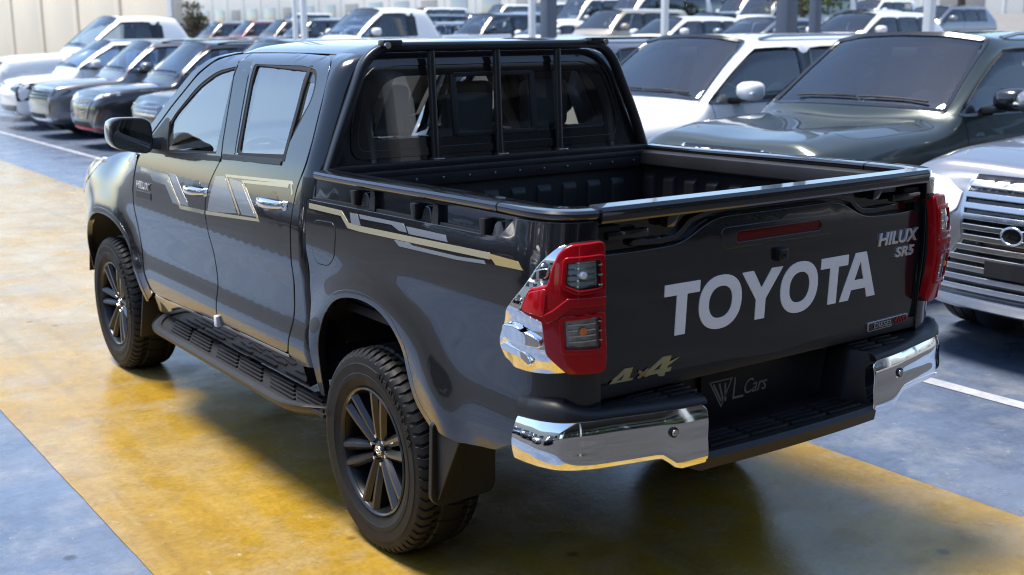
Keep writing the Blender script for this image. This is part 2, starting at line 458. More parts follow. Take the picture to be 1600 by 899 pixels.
    # cab corner behind the rear door, wrapping to the cab's back
    def cornf(s, z):
        # s runs backwards along the side from y=.70, then round the corner, then inwards
        yb = .468+max(0, z-1.37)*.09+max(0, z-1.70)**2*1.0
        X = cab_sec(z); L1 = .70-(yb+.07)
        if s < L1: return (-X, .70-s, z)
        a = (s-L1)/.11
        if a < 1: return (-X+.07*(1-math.cos(a*PI/2)), yb+.07*(1-math.sin(a*PI/2)), z)
        return (-X+.07+(s-L1-.11), yb, z)
    seam = [(.703, .604), (.638, .786), (.610, .966), (.608, 1.146), (.578, 1.300), (.540, 1.385), (.544, 1.476), (.562, 1.600), (.584, 1.700), (.600, 1.748), (.636, 1.784), (.69, 1.8045), (.742, 1.8135)]
    ol = [(.70-y, z) for y, z in smooth(seam, 3)]+[(.10, 1.8135), (.20, 1.806), (.30, 1.80), (.42, 1.785), (.42, 1.3), (.42, .62), (.10, .575)]
    panel('cab_corner', ol, cornf, GREY, T, step=.03, thick=.012, roll=.003, mirror=mir)
    panel('cab_corner_backing', [(-.08, 1.70), (.14, 1.70), (.13, 1.806), (.0, 1.808), (-.08, 1.808)], lambda s, z: (-cab_sec(z)+.009, .70-s, z), GREY, T, step=.05, thick=.004, mirror=mir)
    # rocker and sill
    panel('sill', fil([(.62, .47), (.62, .59), (.70, .594), (1.48, .578), (2.41, .550), (2.45, .53), (2.45, .45)], .01), cabf(-.012), GREY, T, step=.08, thick=.08, mirror=mir)
    panel('sill_scuff', strip2d([(.72, .588), (1.48, .573), (2.40, .546)], .011), cabf(-.004), SATIN, T, step=.1, thick=.01, mirror=mir)
    # front wing
    wing = [(2.53, .50)]+arch_f[1:]+[(3.74, .52), (3.86, .70), (3.88, .92), (3.62, 1.03), (3.50, 1.09), (3.36, 1.185), (3.20, 1.235), (2.95, 1.262), (2.56, 1.285), (2.525, 1.26), (2.582, 1.10), (2.576, .948), (2.535, .742), (2.44, .55)]
    panel('front_wing', wing, cabf(), GREY, T, step=.035, thick=.02, roll=.004, mirror=mir)
    panel('arch_lip', strip2d([(y+(y-3.085)*-.006, z-.006) for y, z in arch_f], .03), cabf(.002), GREY, T, step=.03, thick=.03, roll=.004, mirror=mir)
    hl = fil([(3.33, 1.188), (3.36, 1.178), (3.50, 1.088), (3.62, 1.03), (3.84, .93), (3.86, 1.0), (3.66, 1.12), (3.50, 1.185)], .015)
    panel('headlamp', hl, lambda y, z: (-cab_x(y, min(z, 1.17))-.004, y, z), CLEAR, T, step=.05, thick=.02, mirror=mir)
    panel('headlamp_reflector', hl, lambda y, z: (-cab_x(y, min(z, 1.17))+.03, y, z), REFL, T, step=.05, thick=.02, mirror=mir)
    # bed side, round the corner to the tailgate seam
    ol = [(-.447, .50), (-.46, .66), (-.475, .93), (-.47, 1.10), (-.444, 1.262), (-.430, 1.272), (-.05, 1.280), (.606, 1.292), (.800, 1.295), (.838, 1.302), (.868, 1.322), (.915, 1.362), (1.205, 1.366), (1.213, .86), (1.213, .82), (.93, .690), (.80, .625), (.61, .594), (.50, .596)]+arch_r[::-1]
    panel('bed_side', ol, bedf(), GREY, T, step=.032, thick=.02, roll=.004, mirror=mir)
    panel('arch_lip', strip2d([(s*.985, z-.008) for s, z in arch_r], .026), bedf(.001), GREY, T, step=.03, thick=.03, roll=.004, mirror=mir)
    # recess with rope hooks under the rail
    panel('hook_recess', [(-.44, 1.255), (.95, 1.275), (.95, 1.36), (-.44, 1.35)], bedf(-.032), GREY, T, step=.06, thick=.005, mirror=mir)
    panel('recess_base', [(-.44, 1.262), (.84, 1.285), (.90, 1.345), (.86, 1.322), (.80, 1.298), (.0, 1.290), (-.44, 1.28)], bedf(-.018), BLACKMT, T, step=.06, thick=.014, mirror=mir)
    sg = 1 if mir else -1
    for hs in (-.075, .345, .755):
        x0 = bed_w(hs, 1.3)
        hexa('rope_hook', [(sg*(x0-.03), -hs+.014, 1.288), (sg*(x0+.002), -hs+.012, 1.292), (sg*(x0+.002), -hs-.012, 1.292), (sg*(x0-.03), -hs-.014, 1.288), (sg*(x0-.03), -hs+.018, 1.345), (sg*(x0+.004), -hs+.016, 1.345), (sg*(x0+.004), -hs-.016, 1.345), (sg*(x0-.03), -hs-.018, 1.345)], BLACKPL, T, .004)
        dm = [(hs+.058+.026*math.cos(a), 1.294+.044*max(0, math.sin(a))) for a in [PI*i/14 for i in range(15)]]
        panel('hook_dome', dm, bedf(-.014), GREY, T, step=.03, thick=.02, roll=.006, mirror=mir)
        panel('recess_stay', [(hs+.09, 1.285), (hs+.135, 1.285), (hs+.125, 1.35), (hs+.10, 1.35)], bedf(-.012), BLACKMT, T, step=.06, thick=.02, mirror=mir)
    # rail along the top of the bed
    pts = []
    for i in range(26):
        s = -.40+1.22*i/25; x, y, z = bedf(-.052)(s, 1.372+.016*sstep(-.4, .9, s)); pts.append((sg*-x, y, z))
    RP = [(-.040, -.010), (-.040, -.018), (.048, -.018), (.056, -.009), (.057, .002), (.050, .010), (.030, .013), (-.032, .012), (-.040, .006)]
    prof = [(a*(1 if not mir else -1), b) for a, b in RP]
    pr_ = [(-a, b) for a, b in prof]
    sweep('bed_rail', pts, [(-a*1, b) for a, b in prof] if mir else [(a, b) for a, b in RP], BLACKGL if False else GREY, T)
    pts = []
    for i in range(24):
        s = .826+.385*i/23; x, y, z = bedf(-.052)(s, 1.372+.016*sstep(-.4, .9, s)); pts.append((sg*-x, y, z))
    sweep('bed_rail_corner', pts, [(-a*1, b) for a, b in prof] if mir else [(a, b) for a, b in RP], GREY, T)
    # fuel flap (left side only)
    if not mir:
        ff = fil([(-.385, 1.205), (-.225, 1.212), (-.205, 1.18), (-.225, 1.08), (-.29, 1.035), (-.40, 1.03), (-.42, 1.10)], .03)
        panel('fuel_flap_gap', ff, bedf(.0006), BLACKMT, T, step=.05, thick=.001, roll=.0003)
        cx, cz = -.31, 1.12
        panel('fuel_flap', [(cx+(p[0]-cx)*.955, cz+(p[1]-cz)*.955) for p in ff], bedf(.002), GREY, T, step=.04, thick=.002, roll=.002)
    # decals, vinyl laid on the paint
    dk = [('gold_stripe', strip2d([(-.432, 1.250), (-.165, 1.252), (-.110, 1.214), (-.03, 1.213), (.80, 1.236)], .020), BEIGEV),
          ('gold_stripe', [(.79, 1.229), (.80, 1.243), (.937, 1.241), (.956, 1.219), (.832, 1.214), (.812, 1.228)], GOLD),
          ('silver_stripe', [(-.098, 1.262), (-.041, 1.263), (-.014, 1.225), (-.085, 1.222)], SILVINYL),
          ('silver_stripe', [(-.030, 1.264), (.283, 1.270), (.311, 1.243), (.257, 1.242), (.205, 1.256), (-.016, 1.250)], SILVINYL),
          ('silver_stripe', [(.303, 1.263), (.548, 1.266), (.564, 1.246), (.322, 1.240)], SILVINYL),
          ('silver_stripe', [(.224, 1.207), (.323, 1.211), (.344, 1.204), (.625, 1.209), (.768, 1.218), (.783, 1.209), (.62, 1.198), (.258, 1.190)], SILVINYL)]
    for nm, ol, mm_ in dk: panel(nm, ol, bedf(.0012), mm_, T, step=.03, thick=.001, roll=.0003, mirror=mir)
    ck = [('gold_stripe', strip2d([(2.44, 1.216), (2.035, 1.214), (1.855, 1.083), (1.545, 1.094)], .017), BEIGEV),
          ('gold_stripe', strip2d([(1.525, 1.095), (.925, 1.133), (1.112, 1.276), (.660, 1.302)], .016), BEIGEV),
          ('gold_stripe', strip2d([(1.130, 1.135), (1.300, 1.284), (.640, 1.316), (.618, 1.27)], .013), BEIGEV),
          ('silver_stripe', [(2.30, 1.205), (2.045, 1.206), (1.868, 1.092), (1.955, 1.092), (2.06, 1.17), (2.24, 1.172)], SILVINYL),
          ('silver_stripe', [(2.022, 1.232), (1.93, 1.234), (1.735, 1.10), (1.845, 1.098)], SILVINYL),
          ('silver_stripe', [(1.42, 1.271), (1.315, 1.279), (1.155, 1.135), (1.40, 1.112), (1.50, 1.108), (1.46, 1.20)], SILVINYL),
          ('silver_stripe', [(1.268, 1.276), (1.128, 1.272), (.955, 1.144), (1.10, 1.136)], SILVINYL)]
    for nm, ol, mm_ in ck: panel(nm, ol, cabf(.0012), mm_, T, step=.03, thick=.001, roll=.0003, mirror=mir)
    # badge on the wing and door
    def pl(x, y, d, _s=sg):
        Y = 2.395-x if not mir else 2.395+x
        return (_s*(cab_x(Y, 1.118+y)+.004+d), Y, 1.118+y)
    text_mesh('model_badge', 'HILUX', .050, BADGE, T, pl, .004, .15, .0012, sx=1.35)
    panel('engine_badge', fil([(2.51, 1.062), (2.51, 1.10), (2.28, 1.105), (2.28, 1.067)], .006), cabf(.003), BLACKGL, T, step=.06, thick=.003, mirror=mir)
    # wheel wells
    for cy, z1 in ((0., .99), (3.085, .945)):
        rr_ = []
        for i in range(15):
            a = PI*(.05+.85*i/14); R_ = z1-.385
            rr_.append([(sg*.50, cy+R_*math.cos(a), .40+R_*math.sin(a)), (sg*(.868), cy+R_*math.cos(a), .40+R_*math.sin(a))])
        rings('wheel_well', rr_, BLACKMT, T, False, False)
    # mud flaps
    panel('mud_flap', fil([(.655, .62), (.655, .345), (.675, .325), (.88, .318), (.912, .345), (.905, .62)], .02), lambda x, z: (-x, -.452-.03*(z-.33), z), BLACKPL, T, step=.08, thick=.02, roll=.005, mirror=mir, nsign=(0, -1, 0))
    panel('splash_skirt', fil([(.405, .72), (.43, .36), (.452, .34), (.60, .60), (.52, .64), (.44, .66)], .02), lambda s, z: (-.893, -s, z), BLACKPL, T, step=.06, thick=.05, roll=.005, mirror=mir)
    hexa('mud_flap', [(sg*.72, 2.62, .28), (sg*.90, 2.62, .28), (sg*.90, 2.635, .28), (sg*.72, 2.635, .28), (sg*.72, 2.56, .56), (sg*.885, 2.56, .56), (sg*.885, 2.58, .56), (sg*.72, 2.58, .56)], BLACKPL, T, .006)
    # side step
    st = empty('side_step'); st.parent = T
    rr_ = []
    N_ = 34
    for i in range(N_):
        t = i/(N_-1); y = 2.36-2.02*t
        e = min(1, min(t, 1-t)*N_/5); e = math.sin(e*PI/2)
        xo = .875+.125*e; zt = .452; zb = .452-.040-.012*e
        rr_.append([Vector((sg*.80, y, zt-.02)), Vector((sg*.80, y, zb)), Vector((sg*(xo-.05), y, zb-.005)), Vector((sg*(xo-.008), y, zb+.025)), Vector((sg*xo, y, zb+.045)), Vector((sg*(xo-.006), y, zt-.008)), Vector((sg*(xo-.022), y, zt)), Vector((sg*(xo-.05), y, zt-.004)), Vector((sg*(xo-.053), y, zt-.014))])
    rings('step_beam', rr_, mat('step plastic', (.022, .023, .026), .45, vary=.1, bump=.2, bscale=250), st, auto=50)
    for seg_ in range(3):
        y0 = 2.20-.60*seg_
        for row in range(4):
            for k in range(2):
                yy = y0-.07*row*.8-.27*k
                box('tread_bar', (sg*(.845+.026*row), yy-.12, .440), (.012, .235, .014), BLACKPL, st, .003)
    for y in (2.05, 1.3, .6): box('step_bracket', (sg*.70, y, .43), (.26, .06, .03), BLACKMT, st, .004)
    # door mirror
    mr = empty('door_mirror'); mr.parent = T
    rr_ = []
    cxm, czm = .998, 1.412
    for k, (yy, sc) in enumerate(((2.40, .35), (2.375, .70), (2.34, .88), (2.29, .97), (2.235, 1.0), (2.205, 1.0), (2.20, .985))):
        ring = []
        for i in range(28):
            a = 2*PI*i/28; ca, sa = math.cos(a), math.sin(a)
            px = .104*math.copysign(abs(ca)**.5, ca); pz = .086*math.copysign(abs(sa)**.55, sa)
            pz *= 1-.12*(px/.112); pz += .014*(-px/.112)*-1
            ring.append(Vector((sg*(cxm+px*sc), yy, czm+pz*sc)))
        rr_.append(ring)
    rings('mirror_shell', rr_, GREY, mr, auto=60)
    ring = lambda yy, sc: [Vector((v.x+(sg*cxm-v.x)*(1-sc), yy, v.z+(czm-v.z)*(1-sc))) for v in rr_[-1]]
    rings('mirror_bezel', [rr_[-1], ring(2.192, .985), ring(2.188, .93), ring(2.197, .90)], BLACKPL, mr, cap=False)
    mesh('mirror_glass', ring(2.1965, .915), [tuple(range(28))], mat('mirror glass', (.55, .62, .70), .01, 1.0), mr)
    hexa('mirror_arm', [(sg*.83, 2.30, 1.325), (sg*.95, 2.30, 1.345), (sg*.95, 2.22, 1.345), (sg*.83, 2.14, 1.325), (sg*.83, 2.30, 1.375), (sg*.95, 2.30, 1.39), (sg*.95, 2.22, 1.39), (sg*.83, 2.16, 1.40)], BLACKPL, mr, .012)

# white door protector at the foot of the door gap
box('door_protector', (-.893, 1.475, .592), (.028, .035, .055), mat('white foam', (.75, .76, .78), .6), T, .008)

# hood, windscreen, roof
def hoodz(x, y): return 1.262+.055*(1-(x/.78)**2)-.155*max(0, (y-2.7)/1.2)**2.0-.03*sstep(.58, .74, abs(x))
panel('hood', fil([(-.72, 2.58), (.72, 2.58), (.71, 3.3), (.66, 3.72), (.45, 3.92), (-.45, 3.92), (-.66, 3.72), (-.71, 3.3)], .05), lambda x, y: (x, y, hoodz(x, y)), GREY, T, step=.08, thick=.02, nsign=(0, 0, 1))
panel('front_face', fil([(-.70, .45), (.70, .45), (.70, .98), (.55, 1.07), (-.55, 1.07), (-.70, .98)], .05), lambda x, z: (x, 4.02-.18*(x/.75)**2-.1*max(0, z-.85), z), BLACKPL, T, step=.1, thick=.2)
def wsf(u, v): # u across -1..1, v 0 cowl..1 roof
    x = u*(.80-.19*v); z = 1.30+.53*v-.02*u*u*(1-v)-.030*u*u*v; y = 2.66-.78*v-.10*u*u+.02*math.sin(PI*v)
    return (x, y, z)
panel('windscreen', [(-1, 0), (1, 0), (1, 1), (-1, 1)], wsf, GLW, T, step=.14, thick=.004)
for mir in (False, True):
    ap = [(1.70, 1.812), (1.83, 1.786), (1.98, 1.713), (2.207, 1.541), (2.435, 1.338)]
    panel('windscreen_pillar', ap+[(2.57, 1.305), (2.50, 1.36), (2.29, 1.545), (2.06, 1.716), (1.93, 1.775), (1.85, 1.796), (1.77, 1.809)], cabf(), GREY, T, step=.04, thick=.03, roll=.004, mirror=mir)
def rooff(u, y):
    # u = arc position across the roof -1..1
    a = abs(u)
    x = math.copysign(.02*0+.655*(math.sin(min(a, 1)*PI/2*.93)/math.sin(PI/2*.93)), u) if False else math.copysign(pchR(a), u)
    z = pchZ(a)-.062*max(0, (y-1.60)/.285)**2-.016*max(0, (.72-y)/.16)**2-.004*((y-1.15)/.5)**2
    if a > .8: x += 0
    return (x, y, z)
pchR = pchip([(0, 0), (.4, .28), (.75, .48), (.9, .555), (1.0, .606)])
pchZ = pchip([(0, 1.868), (.4, 1.862), (.75, 1.846), (.9, 1.832), (1.0, 1.8145)])
panel('roof', fil([(-1, .585), (-.86, .565), (.86, .565), (1, .585), (1, 1.70), (.955, 1.885), (-.955, 1.885), (-1, 1.70)], .04), rooff, GREY, T, step=.07, thick=.012, nsign=(0, 0, 1))
# roof header inside
panel('headliner', [(-.58, .66), (.58, .66), (.58, 1.80), (-.58, 1.80)], lambda x, y: (x, y, 1.795-.02*(x/.6)**2-.05*max(0, (y-1.45)/.43)**2), mat('headliner', (.30, .29, .27), .9), T, step=.2, thick=.02, nsign=(0, 0, -1))
for sg in (-1, 1):
    for y in (1.45,):
        hexa('inner_pillar', [(sg*.80, 1.42, 1.30), (sg*.83, 1.42, 1.30), (sg*.83, 1.33, 1.30), (sg*.80, 1.33, 1.30), (sg*.62, 1.56, 1.77), (sg*.66, 1.56, 1.77), (sg*.66, 1.44, 1.77), (sg*.62, 1.44, 1.77)], mat('pillar trim', (.22, .21, .20), .8), T, .008)

# back of the cab with the rear window
def backf(x, z):
    yb = .468+max(0, z-1.37)*.09+max(0, z-1.70)**2*1.0
    return (x, yb-.004*math.cos(min(1, abs(x)/.8)*PI/2), z)
BK = fil([(-.762, .62), (.762, .62), (.758, 1.36), (.70, 1.50), (.60, 1.76), (.54, 1.815), (-.54, 1.815), (-.60, 1.76), (-.70, 1.50), (-.758, 1.36)], .03)
RW = fil([(-.660, 1.435, .06), (.660, 1.435, .06), (.655, 1.52, .05), (.600, 1.70, .12), (.50, 1.765, .06), (-.50, 1.765, .06), (-.600, 1.70, .12), (-.655, 1.52, .05)], .05, 6)
bw = panel('cab_back', BK, backf, GREY, T, holes=[RW], step=.05, thick=.02, nsign=(0, -1, 0))
def off_back(o):
    def f(x, z):
        p = backf(x, z); return (p[0], p[1]-o, p[2])
    return f
RW2 = fil([(-.690, 1.405, .07), (.690, 1.405, .07), (.685, 1.52, .05), (.622, 1.72, .12), (.51, 1.790, .06), (-.51, 1.790, .06), (-.622, 1.72, .12), (-.685, 1.52, .05)], .05, 6)
cx, cz = 0, 1.6
GLI = fil([(-.600, 1.475, .05), (.600, 1.475, .05), (.590, 1.56, .05), (.535, 1.69, .10), (.46, 1.725, .05), (-.46, 1.725, .05), (-.535, 1.69, .10), (-.590, 1.56, .05)], .05, 6)
rwn = empty('rear_window'); rwn.parent = T
panel('window_seal', RW2, off_back(.008), BLACKGL, rwn, holes=[RW], step=.06, thick=.014, nsign=(0, -1, 0))
panel('glass_border', RW, off_back(.003), BLACKGL, rwn, holes=[GLI], step=.06, thick=.003, nsign=(0, -1, 0))
panel('window_glass', GLI, off_back(.001), GLR, rwn, step=.1, thick=.002, roll=.0005, nsign=(0, -1, 0))
for x in (-.20, .20): box('slider_frame', (x, .485, 1.60), (.028, .014, .25), BLACKMT, rwn, .003, (-.09, 'X'))
for z in (1.478, 1.722): box('slider_frame', (0, .474+(z-1.478)*.09-.002, z), (.40, .014, .018), BLACKMT, rwn, .003)

# cabin
cabin = empty('cabin'); cabin.parent = T
hexa('dashboard', [(-.74, 2.10, .85), (.74, 2.10, .85), (.74, 2.6, .85), (-.74, 2.6, .85), (-.74, 2.16, 1.24), (.74, 2.16, 1.24), (.72, 2.62, 1.26), (-.72, 2.62, 1.26)], TRIM, cabin, .04)
box('cabin_floor', (0, 1.5, .60), (1.5, 2.1, .04), TRIM, cabin, .01)
box('cabin_bulkhead', (0, .60, 1.00), (1.5, .05, .80), TRIM, cabin, .01)
def seat(x, y, wd, rear=False):
    s = empty('rear_seat' if rear else 'front_seat'); s.parent = T
    c = SEATL
    hexa('cushion', [(x-wd/2, y, .80), (x+wd/2, y, .80), (x+wd/2, y+.50, .82), (x-wd/2, y+.50, .82), (x-wd/2+.02, y, .94), (x+wd/2-.02, y, .94), (x+wd/2-.02, y+.50, .98), (x-wd/2+.02, y+.50, .98)], SEATL, s, .05, 3)
    hexa('backrest', [(x-wd/2, y-.08, .90), (x+wd/2, y-.08, .90), (x+wd/2, y+.08, .90), (x-wd/2, y+.08, .90), (x-wd/2+.05, y-.20, 1.46), (x+wd/2-.05, y-.20, 1.46), (x+wd/2-.06, y-.10, 1.44), (x-wd/2+.06, y-.10, 1.44)], SEATL, s, .05, 3)
    return s
def headrest(s, x, y, z, wd=.25, hh=.20):
    hexa('headrest', [(x-wd/2+.015, y-.05, z-hh/2), (x+wd/2-.015, y-.05, z-hh/2), (x+wd/2-.015, y+.06, z-hh/2), (x-wd/2+.015, y+.06, z-hh/2), (x-wd/2, y-.04, z+hh/2), (x+wd/2, y-.04, z+hh/2), (x+wd/2-.015, y+.05, z+hh/2), (x-wd/2+.015, y+.05, z+hh/2)], SEATL, s, .035, 3)
    for dx in (-.055, .055): tube('headrest_post', [(x+dx, y, z-hh/2-.07), (x+dx, y, z-hh/2+.02)], .006, CHROME, s, 8, (0, 1, 0))
for x in (-.37, .37):
    s = seat(x, 1.42, .52); headrest(s, x, 1.235, 1.56)
s = seat(0, .88, 1.34, True)
for x in (-.42, 0, .42): headrest(s, x, .70, 1.575 if x else 1.53, .25, .21)
sw = empty('steering_wheel'); sw.parent = T
cw = Vector((-.37, 2.0, 1.20)); ax = Vector((0, -.88, .47)); e1 = Vector((1, 0, 0)); e2 = ax.cross(e1)
tube('wheel_rim', [cw+(e1*math.cos(a)+e2*math.sin(a))*.185 for a in [2*PI*i/28 for i in range(28)]], .016, TRIM, sw, 8, tuple(ax), True)
for a in (0, PI, -PI/2): tube('wheel_spoke', [cw, cw+(e1*math.cos(a)+e2*math.sin(a))*.18], .02, TRIM, sw, 8, tuple(ax))
box('airbag_pad', tuple(cw), (.15, .05, .12), TRIM, sw, .02, (-.49, 'X'))
box('inner_mirror', (0, 2.0, 1.70), (.24, .03, .07), TRIM, T, .012)
tube('windscreen_post', [(0, 2.0, 1.70), (0, 2.06, 1.78)], .01, TRIM, T, 6)

# ------------------------------------------------------------------ load bed
bedl = empty('load_bed'); bedl.parent = T
FZ = .875
box('bed_floor', (0, -.34, FZ-.02), (1.56, 1.56, .04), LINER, bedl, .004)
for i in range(9): box('floor_rib', (-.60+.15*i, -.34, FZ+.008), (.07, 1.50, .018), LINER, bedl, .006)
for sg in (-1, 1):
    panel('bed_wall', [(-.44, FZ), (1.10, FZ), (1.10, 1.375), (-.44, 1.36)], lambda s, z: (sg*-(.775+.01*0), -s, z) if False else (sg*.775, -s, z), LINER, bedl, step=.3, thick=.008, nsign=(-sg, 0, 0))
    for i in range(11):
        s = -.36+.135*i
        hexa('wall_rib', [(sg*.752, -s+.036, FZ+.02), (sg*.776, -s+.045, FZ+.01), (sg*.776, -s-.045, FZ+.01), (sg*.752, -s-.036, FZ+.02), (sg*.752, -s+.030, 1.24), (sg*.776, -s+.040, 1.265), (sg*.776, -s-.040, 1.265), (sg*.752, -s-.030, 1.24)], LINER, bedl, .008)
    hexa('liner_shelf', [(sg*.735, .43, 1.30), (sg*.776, .43, 1.28), (sg*.776, -1.08, 1.295), (sg*.735, -1.08, 1.315), (sg*.745, .43, 1.352), (sg*.776, .43, 1.362), (sg*.776, -1.08, 1.380), (sg*.745, -1.08, 1.37)], LINER, bedl, .006)
    # wheel tub
    rr_ = []
    for i in range(11):
        a = PI*i/10; rr_.append([(sg*.55, .36*math.cos(a), FZ+.12*math.sin(a)), (sg*.78, .38*math.cos(a), FZ+.14*math.sin(a))])
    rings('wheel_tub', rr_, LINER, bedl, False, False)
    for k, (yy, zz) in enumerate(((-1.0, 1.02), (.30, 1.02))): tube('tie_ring', [(sg*.745, yy+.03*math.cos(a), zz+.03*math.sin(a)) for a in [2*PI*i/14 for i in range(14)]], .006, SATIN, bedl, 6, (1, 0, 0), True)
box('bed_front_wall', (0, .432, 1.09), (1.56, .03, .50), LINER, bedl, .004)
for i in range(10): hexa('wall_rib', [(-.62+.138*i-.04, .400, FZ+.01), (-.62+.138*i+.04, .400, FZ+.01), (-.62+.138*i+.045, .42, FZ+.01), (-.62+.138*i-.045, .42, FZ+.01), (-.62+.138*i-.032, .400, 1.22), (-.62+.138*i+.032, .400, 1.22), (-.62+.138*i+.04, .42, 1.25), (-.62+.138*i-.04, .42, 1.25)], LINER, bedl, .008)
box('front_lip', (0, .425, 1.345), (1.62, .065, .030), BLACKPL, bedl, .008)
for i in range(12): box('lip_screw', (-.70+.127*i, .389, 1.318), (.010, .006, .010), SATIN, bedl, .002)
box('front_lip_skirt', (0, .402, 1.315), (1.56, .018, .05), LINER, bedl, .004)

# headboard guard in the bed
hb = empty('headboard_guard'); hb.parent = T
def arcp(pl, r, n=6):
    P = [Vector(p) for p in pl]; out = [P[0]]
    for i in range(1, len(P)-1):
        a = (P[i-1]-P[i]); b = (P[i+1]-P[i]); d = min(r, a.length*.45, b.length*.45); A = P[i]+a.normalized()*d; B = P[i]+b.normalized()*d
        for k in range(n+1):
            t = k/n; out.append(A*(1-t)**2+P[i]*2*t*(1-t)+B*t*t)
    out.append(P[-1]); return out
HB = mat('black powder coat', (.014, .0145, .016), .35, vary=.1, coat=.3, coat_rough=.2)
HY = .448
sweep('guard_frame', arcp([(-.810, HY, 1.355), (-.745, HY, 1.52), (-.60, HY+.02, 1.838), (.60, HY+.02, 1.838), (.745, HY, 1.52), (.810, HY, 1.355)], .11, 8), rbox(.036, .046, .012), HB, hb, upv=(0, 1, 0))
box('guard_base', (0, HY, 1.372), (1.62, .06, .026), HB, hb, .006)
for x in (-.318, 0, .318):
    tube('guard_bar', [(x, HY, 1.375), (x, HY+.018, 1.825)], .0165, HB, hb, 12, (0, 1, 0))
    box('bar_foot', (x, HY-.012, 1.388), (.05, .04, .012), SATIN, hb, .003)
for sg in (-1, 1):
    box('guard_bracket', (sg*.515, HY-.004, 1.852), (.085, .05, .026), HB, hb, .006)
    lathe('bracket_bolt', [(0, -.012), (.013, -.012), (.013, 0), (0, 0)], SATIN, hb, 12, (sg*.545, HY-.03, 1.845), 'y')

# ------------------------------------------------------------------ tailgate
tg = empty('tailgate'); tg.parent = T
panel('tailgate_back', [(-.742, .83), (.742, .83), (.742, 1.362), (-.742, 1.362)], lambda x, z: (x, TY+.052, z), GREY, tg, step=.1, thick=.03, nsign=(0, -1, 0))
MAIN = fil([(-.740, .838), (.740, .838, .01), (.740, 1.262), (.60, 1.258, .05), (.425, 1.262, .05), (.285, 1.330, .06), (-.285, 1.330, .06), (-.425, 1.262, .05), (-.60, 1.258, .05), (-.740, 1.262)], .012, 6)
LREC = fil([(-.30, 1.305), (.30, 1.305), (.235, 1.222, .03), (-.235, 1.222, .03)], .03)
BR = fil([(-.200, 1.244), (.200, 1.244), (.196, 1.282), (-.196, 1.282)], .014)
panel('tailgate_skin', MAIN, tgf(), GREY, tg, holes=[BR], step=.045, thick=.05, roll=.007, nsign=(0, -1, 0))
RIDGE = [(-.60, 1.285), (-.43, 1.283), (-.29, 1.349), (.29, 1.349), (.43, 1.283), (.60, 1.285)]
panel('tailgate_ridge', strip2d(smooth(RIDGE, 3), .013), lambda x, z: (x, TY+.022, z), GREY, tg, step=.04, thick=.025, roll=.006, nsign=(0, -1, 0))
panel('brake_light_frame', fil([(-.250, 1.232), (.250, 1.232), (.262, 1.296), (-.262, 1.296)], .025), tgf(.004), GREY, tg, holes=[BR], step=.05, thick=.006, roll=.005, nsign=(0, -1, 0))
panel('high_brake_light', BR, tgf(-.004), REDD, tg, step=.06, thick=.02, roll=.003, nsign=(0, -1, 0))
panel('upper_band', [(-.738, 1.20), (.738, 1.20), (.738, 1.362), (-.738, 1.362)], lambda x, z: (x, TY+.040, z), BLACKGL, tg, step=.1, thick=.01, nsign=(0, -1, 0))
TR = [(-.03, -.030), (.030, -.030), (.036, -.020), (.037, .004), (.028, .016), (-.025, .018), (-.03, .010)]
sweep('tailgate_rail', [(-.740+1.48*i/20, TY+.012+.012*((-.74+1.48*i/20)/.74)**2, 1.389) for i in range(21)], TR, GREY, tg)
for sg in (-1, 1):
    box('latch_handle', (sg*.635, TY+.010, 1.318), (.155, .026, .026), BLACKGL, tg, .009)
    box('latch_plate', (sg*.69, TY+.030, 1.318), (.085, .02, .055), BLACKMT, tg, .006)
    box('latch_plate', (sg*.55, TY+.030, 1.286), (.12, .014, .014), BLACKGL, tg, .004)
    hexa('rail_tab', [(sg*.47-.016, TY+.0, 1.322), (sg*.47+.016, TY+.0, 1.322), (sg*.47+.016, TY+.03, 1.322), (sg*.47-.016, TY+.03, 1.322), (sg*.47-.024, TY-.012, 1.362), (sg*.47+.024, TY-.012, 1.362), (sg*.47+.024, TY+.03, 1.362), (sg*.47-.024, TY+.03, 1.362)], BLACKGL, tg, .004)
# reversing camera under the brake light
hexa('reversing_camera', [(-.018, TY-.022, 1.166), (.022, TY-.022, 1.166), (.022, TY+.02, 1.166), (-.018, TY+.02, 1.166), (-.018, TY-.026, 1.206), (.022, TY-.026, 1.206), (.022, TY+.02, 1.218), (-.018, TY+.02, 1.218)], BLACKPL, tg, .008, 3)
lathe('camera_lens', [(0, -.004), (.008, -.003), (.010, .004)], BLACKGL, tg, 16, (.002, TY-.026, 1.182), 'y')
# big white letters
def letter(ol, holes=()):
    sh = .055
    f = lambda p: (p[0]+(p[1]-1.065)*sh, p[1])
    panel('white_letter', [f(p) for p in ol], tgf(.003), WHITEV, tg, holes=[[f(p) for p in h] for h in holes], step=.04, thick=.003, roll=.0008, nsign=(0, -1, 0))
z0, z1 = .986, 1.146; zm = z1-.035
def LT(a, b):
    c = (a+b)/2; return fil([(c-.0205, z0), (c+.0205, z0), (c+.0205, zm), (b-.006, zm), (b-.006, z1), (a+.006, z1), (a+.006, zm), (c-.0205, zm)], .002, 2)
def LO(a, b):
    c = (a+b)/2; rx = (b-a)/2; rz = (z1-z0)/2+.005; cz = (z0+z1)/2
    se = lambda k, r1, r2: [(c+r1*math.copysign(abs(math.cos(t))**.9, math.cos(t)), cz+r2*math.copysign(abs(math.sin(t))**.9, math.sin(t))) for t in [2*PI*i/k for i in range(k)]]
    return se(36, rx, rz), se(32, rx-.040, rz-.034)
letter(LT(-.497, -.343))
o, h = LO(-.347, -.166); letter(o, [h])
c = -.078; letter([(c-.021, z0), (c+.021, z0), (c+.021, 1.050), (c+.092, z1), (c+.042, z1), (c, 1.086), (c-.042, z1), (c-.092, z1), (c-.021, 1.050)])
